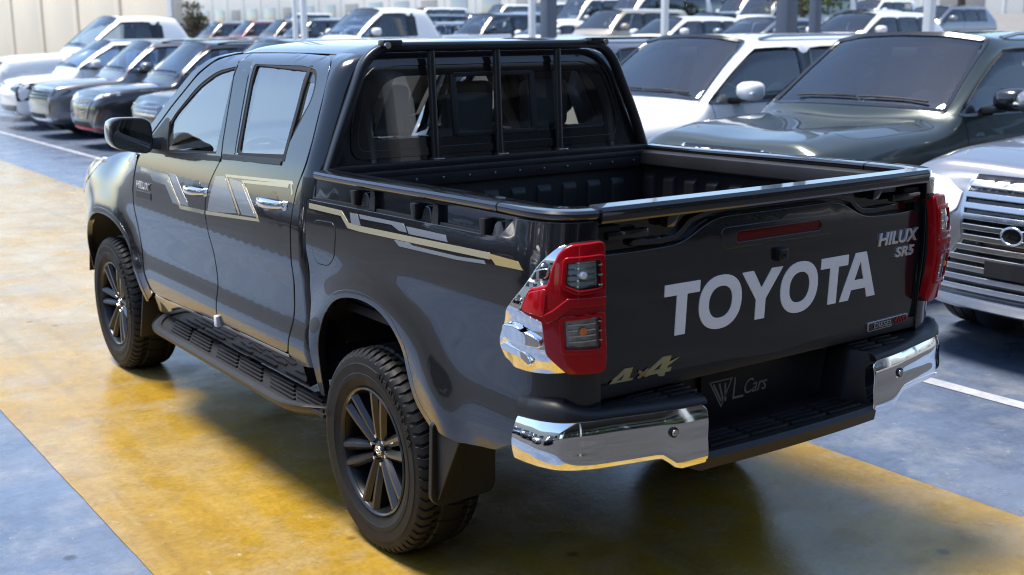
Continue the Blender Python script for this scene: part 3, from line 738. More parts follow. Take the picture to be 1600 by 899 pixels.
o, h = LO(.012, .190); letter(o, [h])
letter(LT(.196, .345))
a = .405; letter([(a-.095, z0), (a-.050, z0), (a-.038, 1.020), (a+.038, 1.020), (a+.050, z0), (a+.095, z0), (a+.028, z1), (a-.028, z1)], [[(a-.025, 1.052), (a+.025, 1.052), (a, 1.116)]])
def tgplace(x0, z_):
    def p(x, y, d): return (x0+x, tgf(.001+d)(x0+x, z_+y)[1], z_+y)
    return p
text_mesh('model_badge', 'HILUX', .062, BADGE, tg, tgplace(.600, 1.158), .006, .18, .0016, 1.0, sx=1.22)
text_mesh('trim_badge', 'SR5', .048, BADGE, tg, tgplace(.645, 1.108), .006, .18, .0016, 1.05, sx=1.35)
panel('engine_badge', fil([(.468, .856), (.690, .860), (.690, .892), (.468, .888)], .006), tgf(.008), SATIN, tg, step=.1, thick=.008, nsign=(0, -1, 0))
panel('engine_badge_plate', fil([(.473, .860), (.685, .864), (.685, .888), (.473, .884)], .005), tgf(.0092), BLACKGL, tg, step=.1, thick=.002, nsign=(0, -1, 0))
text_mesh('engine_lettering', 'DIESEL', .026, SATIN, tg, lambda x, y, d: (.545+x, tgf(.0100+d)(.545+x, .866+y)[1], .866+y), .002, .1, .0003, sx=1.35)
text_mesh('engine_lettering', '4WD', .026, REDV, tg, lambda x, y, d: (.645+x, tgf(.0100+d)(.645+x, .868+y)[1], .868+y), .002, .1, .0003, sx=1.25)
def four(x0, zb, k, m_):
    pts = [(-.02, .18), (.0, .36), (.46, 1.0), (.76, 1.0), (.76, .38), (.94, .38), (.94, .18), (.76, .18), (.76, 0), (.48, 0), (.48, .18)]
    hole = [(.24, .38), (.48, .38), (.48, .72)]
    f = lambda p: (x0+(p[0]+p[1]*.25)*k*1.75, zb+p[1]*k)
    panel('drive_decal', [f(p) for p in pts], tgf(.005), m_, tg, holes=[[f(p) for p in hole]], step=.03, thick=.005, roll=.0003, nsign=(0, -1, 0))
four(-.700, .860, .053, GOLD); four(-.562, .866, .060, GOLD)
panel('drive_decal', strip2d([(-.585, .874), (-.545, .897)], .008), tgf(.0045), GOLDD, tg, step=.03, thick=.001, nsign=(0, -1, 0))
panel('drive_decal', strip2d([(-.583, .896), (-.548, .874)], .008), tgf(.0045), GOLDD, tg, step=.03, thick=.001, nsign=(0, -1, 0))
panel('drive_decal', [(-.475, .902), (-.425, .915), (-.49, .886)], tgf(.0045), GOLD, tg, step=.03, thick=.001, nsign=(0, -1, 0))
panel('tailgate_liner', [(-.73, .86), (.73, .86), (.73, 1.36), (-.73, 1.36)], lambda x, z: (x, TY+.088, z), LINER, tg, step=.2, thick=.005, nsign=(0, 1, 0))

# ------------------------------------------------------------------ tail lamps
for mir in (False, True):
    tl = empty('tail_lamp'); tl.parent = T
    CH = smooth([(1.118, 1.304), (1.080, 1.298), (1.029, 1.251), (.969, 1.163), (.906, 1.065), (.862, 1.000), (.857, .950), (.885, .917), (.992, .922), (1.104, .935)], 3)
    REDO = fil([(1.116, 1.306), (1.205, 1.312), (1.207, .935), (1.104, .938), (1.050, .992), (1.050, 1.094), (.972, 1.111), (1.006, 1.176), (1.064, 1.191), (1.075, 1.25), (1.089, 1.287)], .012)
    panel('chrome_surround', CH+[(1.048, .992), (1.048, 1.09), (.968, 1.106), (1.0, 1.18), (1.06, 1.196), (1.072, 1.255), (1.086, 1.290)], lambda s, z: bedf(.008+.022*math.sin(PI*min(1, max(0, (z-.915)/.39)))**.8+.004*math.sin(z*46)-.010*math.exp(-((s-.86)/.05)**2))(s, z), CHROME, tl, step=.02, thick=.025, roll=.006, mirror=mir)
    # sculpted ribs on the chrome
    panel('chrome_rib', fil([(.915, 1.050), (.95, 1.058), (1.03, 1.030), (1.03, 1.010), (.94, 1.012), (.912, 1.028)], .012), bedf(.040), CHROME, tl, step=.02, thick=.02, roll=.008, mirror=mir)
    panel('chrome_rib', fil([(.882, .985), (.905, .992), (.975, .980), (.995, .955), (.985, .948), (.96, .966), (.885, .972)], .008), bedf(.030), CHROME, tl, step=.02, thick=.012, roll=.006, mirror=mir)
    panel('chrome_rib', fil([(1.005, 1.205), (1.05, 1.215), (1.055, 1.240), (1.02, 1.232)], .008), bedf(.030), CHROME, tl, step=.02, thick=.012, roll=.004, mirror=mir)
    def lampf(o_):
        return lambda s, z: bedf(o_+.020*math.sin(PI*min(1, max(0, (z-.925)/.40)))**.7*sstep(.96, 1.06, s))(s, z)
    UL = fil([(1.106, 1.266), (1.196, 1.270), (1.198, 1.186), (1.140, 1.180), (1.104, 1.198)], .010)
    LL = fil([(1.102, 1.100), (1.196, 1.108), (1.195, 1.006), (1.098, 1.008)], .010)
    panel('red_lens', REDO, lampf(.030), REDL, tl, holes=[UL, LL], step=.018, thick=.035, roll=.012, mirror=mir)
    for ol_ in (UL, LL):
        mx_ = sum(p[0] for p in ol_)/len(ol_); mz_ = sum(p[1] for p in ol_)/len(ol_)
        panel('lens_bezel', [(min(1.2035, mx_+(p[0]-mx_)*1.14), mz_+(p[1]-mz_)*1.18) for p in ol_], lampf(.037), REDL, tl, holes=[ol_], step=.02, thick=.010, roll=.006, mirror=mir)
    panel('lamp_gasket', [(1.150+(p[0]-1.150)*1.035 if p[0] < 1.15 else p[0]+.004, 1.125+(p[1]-1.125)*1.022) for p in REDO], bedf(.016), BLACKMT, tl, holes=[UL, LL], step=.03, thick=.012, mirror=mir)
    panel('lens_rim', strip2d([(1.058, 1.10), (1.085, 1.118), (1.118, 1.150), (1.205, 1.150)], .020), lampf(.038), REDL, tl, step=.02, thick=.012, roll=.006, mirror=mir)
    panel('signal_lens', fil([(.982, 1.116), (1.010, 1.170), (1.058, 1.186), (1.052, 1.108)], .008), lampf(.034), mat('bright red lens', (.50, .006, .012), .08, coat=1), tl, step=.02, thick=.01, roll=.005, mirror=mir)
    for k, (ol, mm_) in enumerate(((UL, CLEAR), (LL, CLEAR))):
        panel('clear_lens', ol, lampf(.028), mm_, tl, step=.03, thick=.004, roll=.003, mirror=mir)
        panel('lamp_reflector', ol, lambda s, z: lampf(.016+.003*math.sin(s*150)*math.sin(z*95))(s, z), REFL, tl, step=.012, thick=.01, mirror=mir)
        zc = 1.225 if k == 0 else 1.065
        p = lampf(.022)(1.150, zc); sgx = 1 if mir else -1
        lathe('bulb', [(0, .014), (.010, .010), (.013, 0), (.010, -.01), (0, -.012)], AMBER if k else REFL, tl, 14, (sgx*abs(p[0]), p[1], p[2]), 'y')
        for j in range(3):
            zb = zc-.028+.028*j; q = lampf(.030)(1.196, zb)
            box('lens_tick', (sgx*abs(q[0]), q[1]-.003, zb), (.022, .006, .005), CHROME, tl, .002)
        for j in range(5):
            panel('reflector_fin', strip2d([(1.112, zc-.034+.017*j), (1.186, zc-.032+.017*j)], .004), lampf(.021), CHROME, tl, step=.03, thick=.006, roll=.001, mirror=mir)
        if k:
            panel('reflector_shelf', [(1.110, 1.018), (1.188, 1.016), (1.188, 1.044), (1.110, 1.040)], lampf(.016), mat('pale reflector', (.75, .76, .77), .35), tl, step=.03, thick=.01, mirror=mir)
    for j in range(3):
        zb = 1.215+.02*j
    if not mir: lab(tl, 'red and clear tail lamp with large chrome surround on the near side')
    else: lab(tl, 'red and clear tail lamp at the far corner of the tailgate')

# ------------------------------------------------------------------ rear bumper
bp = empty('rear_bumper'); bp.parent = T
def bump_plan(s):
    """plan curve of the left bumper horn: s 0 (front end on the side) .. 1 (inner end at the step)"""
    P = [(-.908, -.945), (-.908, -1.00), (-.900, -1.06), (-.868, -1.122), (-.80, -1.160), (-.70, -1.182), (-.60, -1.198), (-.50, -1.210), (-.395, -1.216)]
    t = s*(len(P)-1); i = min(int(t), len(P)-2); u = t-i
    p0 = Vector(P[max(i-1, 0)]); p1 = Vector(P[i]); p2 = Vector(P[i+1]); p3 = Vector(P[min(i+2, len(P)-1)])
    return .5*((2*p1)+(p2-p0)*u+(2*p0-5*p1+4*p2-p3)*u*u+(3*p1-p0-3*p2+p3)*u**3)
def bumf(off=0.):
    def f(s, v):
        """v 0 bottom .. 1 top of the chrome"""
        p = bump_plan(s); q1 = bump_plan(max(0, s-.01)); q2 = bump_plan(min(1, s+.01)); t = (q2-q1).normalized(); n = Vector((t.y, -t.x))
        zt = .775+.018*math.sin(min(1, s/.55)*PI/2)-.012*max(0, (s-.6)/.4)
        zb = .648+.0*s-.045*sstep(.78, .88, s)+.006*math.sin(PI*min(1, s/.8))
        bul = .022*math.sin(PI*(.12+.80*v))-.022*math.sin(PI*.12)-.010*math.exp(-((v-.45)/.26)**2)*sstep(.25, .45, s)+.010*(1-v)
        p = p+n*(bul+off)
        return (p.x, p.y, zb+(zt-zb)*v)
    return f
BOUT = fil([(0, 0), (1, 0), (1, .92), (.975, 1), (0, 1)], .03)
for mir in (False, True):
    sg = 1 if mir else -1
    panel('chrome_corner', BOUT, bumf(), CHROME, bp, step=.03, thick=.05, roll=.008, mirror=mir, cen=(0, .6, .7))
    # parking sensor
    p = bumf(.0)(.84, .62)
    lathe('parking_sensor', [(0, -.010), (.010, -.010), (.0125, -.004), (.0125, .01)], SATIN, bp, 18, (sg*abs(p[0]), p[1], p[2]), 'y')
    lathe('sensor_ring', [(.0125, -.003), (.0155, -.006), (.017, 0), (.017, .01)], BLACKPL, bp, 18, (sg*abs(p[0]), p[1], p[2]), 'y')
    # black step pad above the chrome
    rr_ = []
    for i in range(29):
        s = i/28; p = bump_plan(s); zt = .775+.018*math.sin(min(1, s/.55)*PI/2)-.012*max(0, (s-.6)/.4)
        q1 = bump_plan(max(0, s-.01)); q2 = bump_plan(min(1, s+.01)); t = (q2-q1).normalized(); n = Vector((t.y, -t.x))
        h = .062-.036*sstep(.30, .55, s)
        ring = []
        for d, z in ((-.15, zt-.01), (-.006, zt+.001), (.004, zt+.006), (.002, zt+h*.6), (-.010, zt+h*.92), (-.028, zt+h), (-.15, zt+h+.004)):
            q = p+n*d
            q.x = max(-.909, min(q.x, -.30)); q.y = min(q.y, -.90)
            ring.append(Vector((sg*-q.x, q.y, z)))
        rr_.append(ring)
    rings('step_pad', rr_, BLACKPL, bp, True, True, True, 45)
    for k in range(2):
        for j in range(3):
            box('pad_rib', (sg*(.565-.125*k), -1.160+.030*j, .814+.002*j), (.108, .012, .010), BLACKPL, bp, .003)
    # inner cheek of the horn
    hexa('inner_cheek', [(sg*.400, -1.225, .60), (sg*.335, -1.12, .60), (sg*.335, -1.02, .60), (sg*.42, -1.02, .60), (sg*.400, -1.215, .815), (sg*.375, -1.12, .81), (sg*.375, -1.02, .81), (sg*.42, -1.02, .81)], BLACKPL, bp, .012)
# lower step between the horns
rr_ = []
for i in range(17):
    t = i/16; x = -.40+.80*t; b = .012*(1-(2*t-1)**2)
    rr_.append([Vector((x, -1.00, .62)), Vector((x, -1.00, .58)), Vector((x, -1.10, .555)), Vector((x, -1.20-b, .565)), Vector((x, -1.222-b, .578)), Vector((x, -1.228-b, .612)), Vector((x, -1.215-b, .628)), Vector((x, -1.10, .632))])
rings('step_bar', rr_, BLACKPL, bp, True, True, True, 45)
for k in range(4):
    for j in range(4):
        box('step_rib', (-.275+.183*k, -1.195+.030*j, .634), (.165, .011, .012), BLACKPL, bp, .003)
box('bumper_back', (0, -1.0, .735), (.84, .03, .26), BLACKPL, bp, .006)
box('bumper_beam', (0, -.90, .70), (1.3, .10, .10), BLACKMT, bp, .01)
# dealer plate
pl_ = empty('number_plate'); pl_.parent = bp
PLY = -1.032
box('plate_board', (-.075, PLY+.006, .728), (.33, .012, .165), mat('plate black', (.003, .003, .0035), .5), pl_, .003)
GREYP = mat('grey print', (.24, .22, .19), .5)
def plp(x0, z_):
    return lambda x, y, d: (x0+x, PLY-.001-d, z_+y)
text_mesh('plate_lettering', 'Cars', .072, GREYP, pl_, plp(.005, .705), .001, .35, .0, .95, sx=.85)
def flat(nm, ol, m_, par): panel(nm, ol, lambda x, z: (x, PLY-.0012, z), m_, par, step=.05, thick=.001, roll=.0002, nsign=(0, -1, 0))
for k in range(3): flat('plate_emblem', strip2d([(-.185+.027*k, .763-.002*k), (-.148+.010*k, .700-.014*k+.012*k)], .008), GREYP, pl_)
flat('plate_emblem', strip2d([(-.205, .770), (-.100, .770), (-.148, .682), (-.200, .770)], .005), GREYP, pl_)
flat('plate_emblem', strip2d([(-.085, .770), (-.092, .700), (-.045, .700)], .007), GREYP, pl_)
# tow loop, spare wheel, chassis underneath
box('chassis_rail', (-.45, 1.45, .60), (.09, 4.4, .14), BLACKMT, T, .01); box('chassis_rail', (.45, 1.45, .60), (.09, 4.4, .14), BLACKMT, T, .01)
box('under_body', (0, 1.6, .60), (1.5, 2.6, .06), BLACKMT, T, .01)
tube('rear_axle', [(-.70, 0, .385), (.70, 0, .385)], .06, BLACKMT, T, 12)
lathe('spare_wheel', [(.0, .62), (.28, .62), (.30, .66), (.28, .74), (.0, .74)], RUBBER, T, 40, (0, -.40, 0), 'z')
tube('exhaust_pipe', [(.55, .4, .56), (.55, -.5, .58), (.60, -.92, .58)], .03, SATIN, T, 12)
# ------------------------------------------------------------------ wheels
def tyre_mesh(R=.385, W=.262, rim=.236, seg=60):
    hw = W/2
    prof = [(rim-.006, -hw+.022), (rim+.004, -hw+.014), (rim+.020, -hw+.006), (rim+.040, -hw+.000), (rim+.043, -hw-.003), (rim+.058, -hw-.004), (rim+.061, -hw-.002), (R-.054, -hw-.004), (R-.051, -hw-.001), (R-.030, -hw+.002), (R-.020, -hw+.008), (R-.010, -hw+.018)]
    tread = [(R-.004, -hw+.030), (R-.001, -hw+.052), (R, -hw+.056), (R, -.045), (R, -.041), (R+.001, 0), (R, .041), (R, .045), (R, hw-.056), (R-.001, hw-.052), (R-.004, hw-.030)]
    gro = [.0, .0, .009, .009, .0, .0, .0, .009, .009, .0, .0]
    full = prof+tread+[(r, -h) for r, h in reversed(prof)]
    fr = [0, .62, .70, .92]
    V = []; F = []; n = len(full); ns = seg*4
    for i in range(seg):
        for k in range(4):
            base = 2*PI*(i+fr[k])/seg
            cut = (k >= 2)
            for j, (r, h) in enumerate(full):
                a = base
                if len(prof)-1 <= j < len(prof)+len(tread)+1:
                    a += .02*math.sin(h/hw*PI*1.5)
                    if cut and (abs(h) > .041): r -= .008
                    elif cut and i % 2 == 0: r -= .006
                    jj = j-len(prof)
                    if 0 <= jj < len(gro): r -= gro[jj]
                elif cut and j in (len(prof)-2, len(full)-len(prof)+1): r -= .006
                V.append((h, r*math.cos(a), r*math.sin(a)))
    for i in range(ns):
        for j in range(n-1):
            a = i*n+j; b = ((i+1) % ns)*n+j
            F.append((a, a+1, b+1, b))
    bm = bmesh.new(); vs = [bm.verts.new(v) for v in V]
    for f in F: bm.faces.new([vs[q] for q in f])
    return bm
def hero_wheel(parent, loc, side, spin=0.):
    """outer face towards -x for side -1"""
    w_ = empty('wheel', loc); w_.parent = parent
    w_.rotation_euler = (spin, 0, 0 if side < 0 else PI)
    if 'tyre' not in PROT:
        W = bpy.data.objects
        t = bmobj('tyre', tyre_mesh(), RUBBER, None, True, 32)
        rimb = lathe('rim', [(.242, -.118), (.238, -.124), (.231, -.120), (.224, -.105), (.214, -.07), (.205, .02), (.225, .11), (.236, .118)], BARREL, None, 64)
        lip = lathe('rim_lip', [(.2405, -.116), (.2425, -.122), (.2385, -.1265), (.231, -.1235), (.2265, -.112), (.2265, -.106)], ALLOY, None, 64, auto=60)
        PROT['tyre'] = [t, rimb, lip]
        # six twin spokes
        for k in range(6):
            a0 = 2*PI*k/6+PI/2
            bm = bmesh.new()
            def bar(offs0, offs1, w0, w1):
                secs = []
                for t_, r, x in ((0, .045, -.082), (.25, .085, -.090), (.6, .150, -.100), (.85, .200, -.106), (1, .230, -.110)):
                    o_ = offs0+(offs1-offs0)*t_; wd = w0+(w1-w0)*t_
                    secs.append([(x+.045, r, o_-wd), (x+.004, r, o_-wd), (x-.012, r, o_-wd*.30), (x-.012, r, o_+wd*.30), (x+.004, r, o_+wd), (x+.045, r, o_+wd)])
                vv = [[bm.verts.new((p[0], p[1]*math.cos(a0)-p[2]*math.sin(a0), p[1]*math.sin(a0)+p[2]*math.cos(a0))) for p in s] for s in secs]
                for i in range(len(vv)-1):
                    for j in range(5): bm.faces.new((vv[i][j], vv[i][j+1], vv[i+1][j+1], vv[i+1][j]))
            bar(-.018, -.037, .0160, .0245); bar(.018, .037, .0160, .0245)
            PROT['tyre'].append(bmobj('spoke', bm, ALLOY, None, True, 30))
        hub = lathe('hub', [(0, -.088), (.030, -.088), (.034, -.085), (.036, -.078), (.062, -.080), (.070, -.072), (.074, -.03), (.060, .05)], ALLOY, None, 40)
        cap = lathe('hub_cap', [(0, -.092), (.026, -.092), (.030, -.088), (.030, -.08)], BLACKGL, None, 32)
        PROT['tyre'] += [hub, cap]
        em = [tube('hub_emblem', [(-.0935, .020*math.cos(a), .0145*math.sin(a)) for a in [2*PI*i/24 for i in range(24)]], .0022, CHROME, None, 6, (1, 0, 0), True),
              tube('hub_emblem', [(-.0935, .007*math.cos(a), .0145*math.sin(a)) for a in [2*PI*i/20 for i in range(20)]], .0019, CHROME, None, 6, (1, 0, 0), True),
              tube('hub_emblem', [(-.0935, .014*math.cos(a), .005+.0055*math.sin(a)) for a in [2*PI*i/20 for i in range(20)]], .0019, CHROME, None, 6, (1, 0, 0), True)]
        PROT['tyre'] += em
        for k in range(6):
            a = 2*PI*(k+.5)/6+PI/2
            PROT['tyre'].append(lathe('lug_nut', [(0, -.096), (.007, -.095), (.0095, -.090), (.0105, -.07)], CHROME, None, 6, (0, .052*math.cos(a), .052*math.sin(a))))
        disc = lathe('brake_disc', [(.06, .02), (.155, .02), (.155, .05), (.06, .05)], SATIN, None, 40)
        PROT['tyre'].append(disc)
        # raised sidewall lettering
        def onside(x, y, d):
            r = .318+y; a = PI/2+.55-x/.33; return (-.1345-d, r*math.cos(a)*1, r*math.sin(a))
        PROT['tyre'].append(text_mesh('tyre_lettering', 'A/T 265/60 R18', .034, RUBBER, None, onside, .004, 0, .0008, 1.1, sx=1.3))
        for q in PROT['tyre']: q.parent = w_
    else:
        for q in PROT['tyre']:
            c = q.copy(); COL.objects.link(c); c.parent = w_
    return w_
PROT = {}
hero_wheel(T, (-.775, 0, .385), -1, .20)
hero_wheel(T, (-.772, 3.085, .385), -1, .55)
hero_wheel(T, (.775, 0, .385), 1, .1)
hero_wheel(T, (.772, 3.085, .385), 1, .4)

# ------------------------------------------------------------------ parked vehicles: one parametric builder, facing local +y
GLC = glass('car windscreen', (.72, .83, .95), .045)
GLD = glass('tinted car glass', (.55, .62, .66), .05)
GLK = glass('dark privacy glass', (.16, .18, .19), .10)
WHITEP = paint('white paint', (.78, .79, .80), 0., .35, False)
GREENP = paint('dark green paint', (.052, .064, .057), .5, .28)
SILVP = paint('silver paint', (.27, .28, .31), .7, .30)
BLACKP = paint('black paint', (.012, .013, .017), .2, .25)
NAVYP = paint('charcoal blue paint', (.010, .011, .018), .3, .25)
DGREYP = paint('dark grey paint', (.026, .026, .030), .4, .28)
BROWNP = paint('brown paint', (.10, .070, .055), .4, .35)
MAROONP = paint('maroon paint', (.13, .035, .030), .3, .35)
BEIGEP = paint('beige paint', (.42, .37, .29), .4, .35)
LAMPK = mat('dark lamp housing', (.03, .03, .035), .15, .3, coat=1)
LAMPW = mat('white lamp bar', (.85, .86, .88), .15, .2, coat=1)
CARSEAT = mat('car seat leather', (.10, .095, .09), .55, vary=.2)
CARSEATL = mat('car seat tan', (.23, .20, .165), .6, vary=.2)
def lerp(a, b, t): return a+(b-a)*t
def cage(sp):
    L, w_, H = sp['L'], sp['W']/2, sp['H']; zb = sp['belt']; zh = sp['hood']; g = sp.get('gc', .25)
    dc, dr, de = sp['dc'], sp['dr'], sp['de']; b1, b2, c1, c2, d1 = sp['pil']; trk = sp.get('tumble', .76)
    st = []
    zc_ = .5*(g+zb)
    def low(wf, zlo=g, zs=None, zsh=None, ins=0.):
        return [(0, zlo), (.78*w_*wf, zlo), (.955*w_*wf, zlo+.12), ((1.0-ins)*w_*wf, lerp(zlo, zb, .48)), (.992*w_*wf, lerp(zlo, zb, .80))]
    def hood(wf, zt, zl=g, cr=.035):
        a = low(wf, zl)
        a[3] = (w_*wf, lerp(zl, zt, .55)); a[4] = (.985*w_*wf, lerp(zl, zt, .82))
        return a+[(.945*w_*wf, zt-.045), (.875*w_*wf, zt-.008), (.70*w_*wf, zt+.006+sp.get('bulge', 0)), (.38*w_*wf, zt+cr), (0, zt+cr-sp.get('dish', 0))]
    nose = sp.get('nose', .82)
    f0 = hood(nose, zh-.20, g+.06); st.append((0.0, f0))
    st.append((.10, hood(.925, zh-.10, g+.01)))
    st.append((.42, hood(.985, zh-.045)))
    st.append((lerp(.42, dc, .5), hood(1.0, zh-.015)))
    st.append((dc-.14, hood(1.0, zh+.0)))
    def green(y, t, wfrac=1.0):
        a = low(wfrac)
        k5 = (.940*w_, zb); k6 = (lerp(.915, trk+.035, t)*w_, lerp(zb+.012, H-.135, t)); k7 = (lerp(.83, trk-.055, t)*w_, lerp(zb+.03, H-.055, t))
        k8 = (lerp(.45, .40, t)*w_, lerp(zb+.05, H-.012, t)); k9 = (0, lerp(zb+.055, H, t))
        return a+[k5, k6, k7, k8, k9]
    st.append((dc, green(dc, 0)))
    st.append((lerp(dc, dr, .5), green(0, .52)))
    st.append((dr, green(0, .985)))
    for d in (b1, b2, c1, c2, d1): st.append((d, green(0, 1.0-(.02*max(0, (d-c1)/max(.1, de-c1)))*1.0)))
    st.append((de, green(0, .955)))
    tail = sp.get('tail', .0)
    st.append((lerp(de, L, .55)-tail, green(0, .45)))
    r = green(0, .02); st.append((L-.08-sp.get('boot', 0), r))
    if sp.get('boot'): st.append((L-.10, green(0, -.02, .98)))
    f1 = green(0, -.05, .90); f1 = [(x*.93, z-.03 if k > 4 else z+.02) for k, (x, z) in enumerate(f1)]; st.append((L, f1))
    return st
def build_car(sp):
    """returns the root empty of one vehicle with its parts"""
    L, w_, H = sp['L'], sp['W']/2, sp['H']; st = cage(sp); ns = len(st)
    V = []; Fc = []; reg = []
    bow = [0, 0, .0, .0, .0, .0, .012, .03, .055, .065]
    def yy(i, d, k):
        y = L/2-d
        if i == 0: y += (-.0 if k > 5 else 0)+(.05 if 1 < k < 5 else 0)-(.05 if k > 6 else 0)
        if 5 <= i <= 7: y += bow[k]*1.6
        if i >= ns-2: y -= bow[k]*.5
        return y
    idx = {}
    for i, (d, sec) in enumerate(st):
        for k, (x, z) in enumerate(sec):
            for s in ((-1, 1) if 0 < k < 9 else (0,)):
                idx[(i, k, s)] = len(V); V.append((s*x, yy(i, d, k), z))
    gi = lambda i, k, s: idx[(i, k, 0 if k in (0, 9) else s)]
    pk = sp.get('pickup'); 
    for i in range(ns-1):
        for k in range(9):
            for s in (-1, 1):
                a, b, c, d = gi(i, k, s), gi(i, k+1, s), gi(i+1, k+1, s), gi(i+1, k, s)
                Fc.append((a, b, c, d) if s > 0 else (d, c, b, a))
                r = 'body'
                if i in (5, 6) and k in (7, 8): r = 'windscreen'
                elif k == 5 and i in (5, 6, 7): r = 'front_window'
                elif k == 5 and i == 8: r = 'middle_pillar'
                elif k == 5 and i == 9: r = 'rear_window' if not sp.get('panelvan') else 'rear_window'
                elif k == 5 and i == 10: r = 'rear_pillar'
                elif k == 5 and i == 11: r = 'quarter_window' if not sp.get('noquarter') else 'body'
                elif k in (7, 8) and i in (13, 14) and i < ns-2: r = 'back_window'
                elif k in (6, 7, 8) and i in (2, 3): r = 'hood'
                elif k in (7, 8) and 7 <= i <= 12: r = 'roof'
                elif k in (2, 3, 4) and i in (5, 6, 7): r = 'front_door'
                elif k in (2, 3, 4) and i in (8, 9): r = 'rear_door'
                reg.append(r)
    # end caps with a bowed middle column
    for i, sgn in ((0, 1), (ns-1, -1)):
        mid = {}
        for k in range(10):
            if k in (0, 9): mid[k] = gi(i, k, 0)
            else:
                p = V[gi(i, k, 1)]; mid[k] = len(V); V.append((0, p[1]+sgn*sp.get('bow', .11), p[2]+(.012 if k > 6 else 0)))
        for k in range(9):
            for s in (-1, 1):
                q = (gi(i, k, s), gi(i, k+1, s), mid[k+1], mid[k])
                if k == 8: q = (gi(i, 8, s), mid[9], mid[8])
                if k == 0: q = (mid[0], gi(i, 1, s), mid[1])
                q = q if (s < 0) == (sgn > 0) else tuple(reversed(q))
                Fc.append(q); reg.append('body')
    names = sorted(set(reg)); rid = {n: j for j, n in enumerate(names)}
    me = bpy.data.meshes.new('cage'); me.from_pydata(V, [], Fc); me.update()
    for n in names: me.materials.append(bpy.data.materials.new('x') if False else None)
    me.polygons.foreach_set('material_index', [rid[r] for r in reg])
    bm = bmesh.new(); bm.from_mesh(me); cl = bm.edges.layers.float.new('crease_edge')
    bmesh.ops.recalc_face_normals(bm, faces=bm.faces)
    G = {'windscreen', 'front_window', 'rear_window', 'quarter_window', 'back_window'}
    inv = {}
    for (i, k, s), v in idx.items(): inv[v] = (i, k, s)
    for e in bm.edges:
        rs = {names[f.material_index] for f in e.link_faces}
        c = 0.
        if len(rs) > 1 and rs & G: c = 1.0
        elif len(rs) > 1 and 'hood' in rs: c = .6
        a = inv.get(e.verts[0].index); b = inv.get(e.verts[1].index)
        if a and b and a[1] == b[1]:
            if a[1] == 5 and a[0] >= 5: c = max(c, .5)
            if a[1] == 2: c = max(c, .35)
            if a[1] == 7 and 1 <= a[0] <= 4 and 1 <= b[0] <= 4: c = max(c, sp.get('hoodcrease', .3))
            if a[1] == 8 and 1 <= a[0] <= 4 and 1 <= b[0] <= 4: c = max(c, sp.get('hoodcrease', .0)*.6)
            if a[1] == 4: c = max(c, sp.get('shoulder', .35))
        if a and b and a[0] == b[0] == 1 and min(a[1], b[1]) >= 5: c = max(c, .5)
        if a and b and a[0] == b[0] == 0 and min(a[1], b[1]) >= 1: c = max(c, .25)
        e[cl] = c
    vl = bm.verts.layers.float.new('crease_vert')
    for v in bm.verts:
        rs = {names[f.material_index] for f in v.link_faces}
        if rs & G and len(rs) > 1: v[vl] = .8
    bm.to_mesh(me); bm.free()
    ob = bpy.data.objects.new('cage', me); COL.objects.link(ob)
    md = ob.modifiers.new('s', 'SUBSURF'); md.levels = sp.get('lev', 2); md.render_levels = md.levels
    dg = bpy.context.evaluated_depsgraph_get(); me2 = bpy.data.meshes.new_from_object(ob.evaluated_get(dg))
    bpy.data.objects.remove(ob)
    Vs = [Vector(v.co) for v in me2.vertices]
    Fs = [(tuple(p.vertices), p.material_index) for p in me2.polygons]
    # wheel arches
    R = sp['R']; Ra = R+.065; yF = L/2-sp['fo']; yR = yF-sp['wb']
    ins = {}
    for vi, v in enumerate(Vs):
        if abs(v.x) > .55*w_:
            for yc in (yF, yR):
                r = math.hypot(v.y-yc, v.z-R)
                if r < Ra: ins[vi] = yc
    keep = [(f, mi) for f, mi in Fs if not all(q in ins for q in f)]
    bvh = BVHTree.FromPolygons(Vs, [f for f, mi in Fs])
    used = {q for f, mi in keep for q in f}
    for vi, yc in ins.items():
        if vi in used:
            v = Vs[vi]; dy, dz = v.y-yc, v.z-R; r = max(1e-4, math.hypot(dy, dz)); v.y = yc+dy/r*Ra; v.z = R+dz/r*Ra
    keep = [(f, mi) for f, mi in keep if (Vs[f[1]]-Vs[f[0]]).cross(Vs[f[2]]-Vs[f[0]]).length > 1e-9 or len(f) > 3]
    root = empty(sp['name'])
    PM = sp['paint']
    # smooth normals for the whole skin, so the split parts still read as one body
    tmp = bpy.data.meshes.new('tmp'); tmp.from_pydata([tuple(v) for v in Vs], [], [f for f, mi in keep]); tmp.update()
    VN = [Vector(v.normal) for v in tmp.vertices]; bpy.data.meshes.remove(tmp)
    def sub(rname, mm, inset=0., push=0.):
        fs = [f for f, mi in keep if names[mi] == rname]
        if not fs: return None
        mp = {}; vv = []; nn = []
        for f in fs:
            for q in f:
                if q not in mp: mp[q] = len(vv); vv.append(Vs[q]-VN[q]*push); nn.append(VN[q])
        ff = [tuple(mp[q] for q in f) for f in fs]
        if inset:
            ec = {}
            for f in ff:
                for j in range(len(f)):
                    k_ = tuple(sorted((f[j], f[(j+1) % len(f)]))); ec[k_] = ec.get(k_, 0)+1
            bdv = {q for k_, c in ec.items() if c == 1 for q in k_}
            acc = {q: Vector() for q in bdv}
            for f in ff:
                cc = sum((vv[q] for q in f), Vector())/len(f)
                for q in f:
                    if q in acc: acc[q] += (cc-vv[q])
            for q in bdv:
                if acc[q].length > 1e-6: vv[q] = vv[q]+acc[q].normalized()*inset
        return vv, ff, nn
    glassm = {'windscreen': sp.get('gw', GLC), 'front_window': sp.get('gf', GLC), 'rear_window': sp.get('gr', GLD), 'quarter_window': sp.get('gr', GLD), 'back_window': sp.get('gr', GLD)}
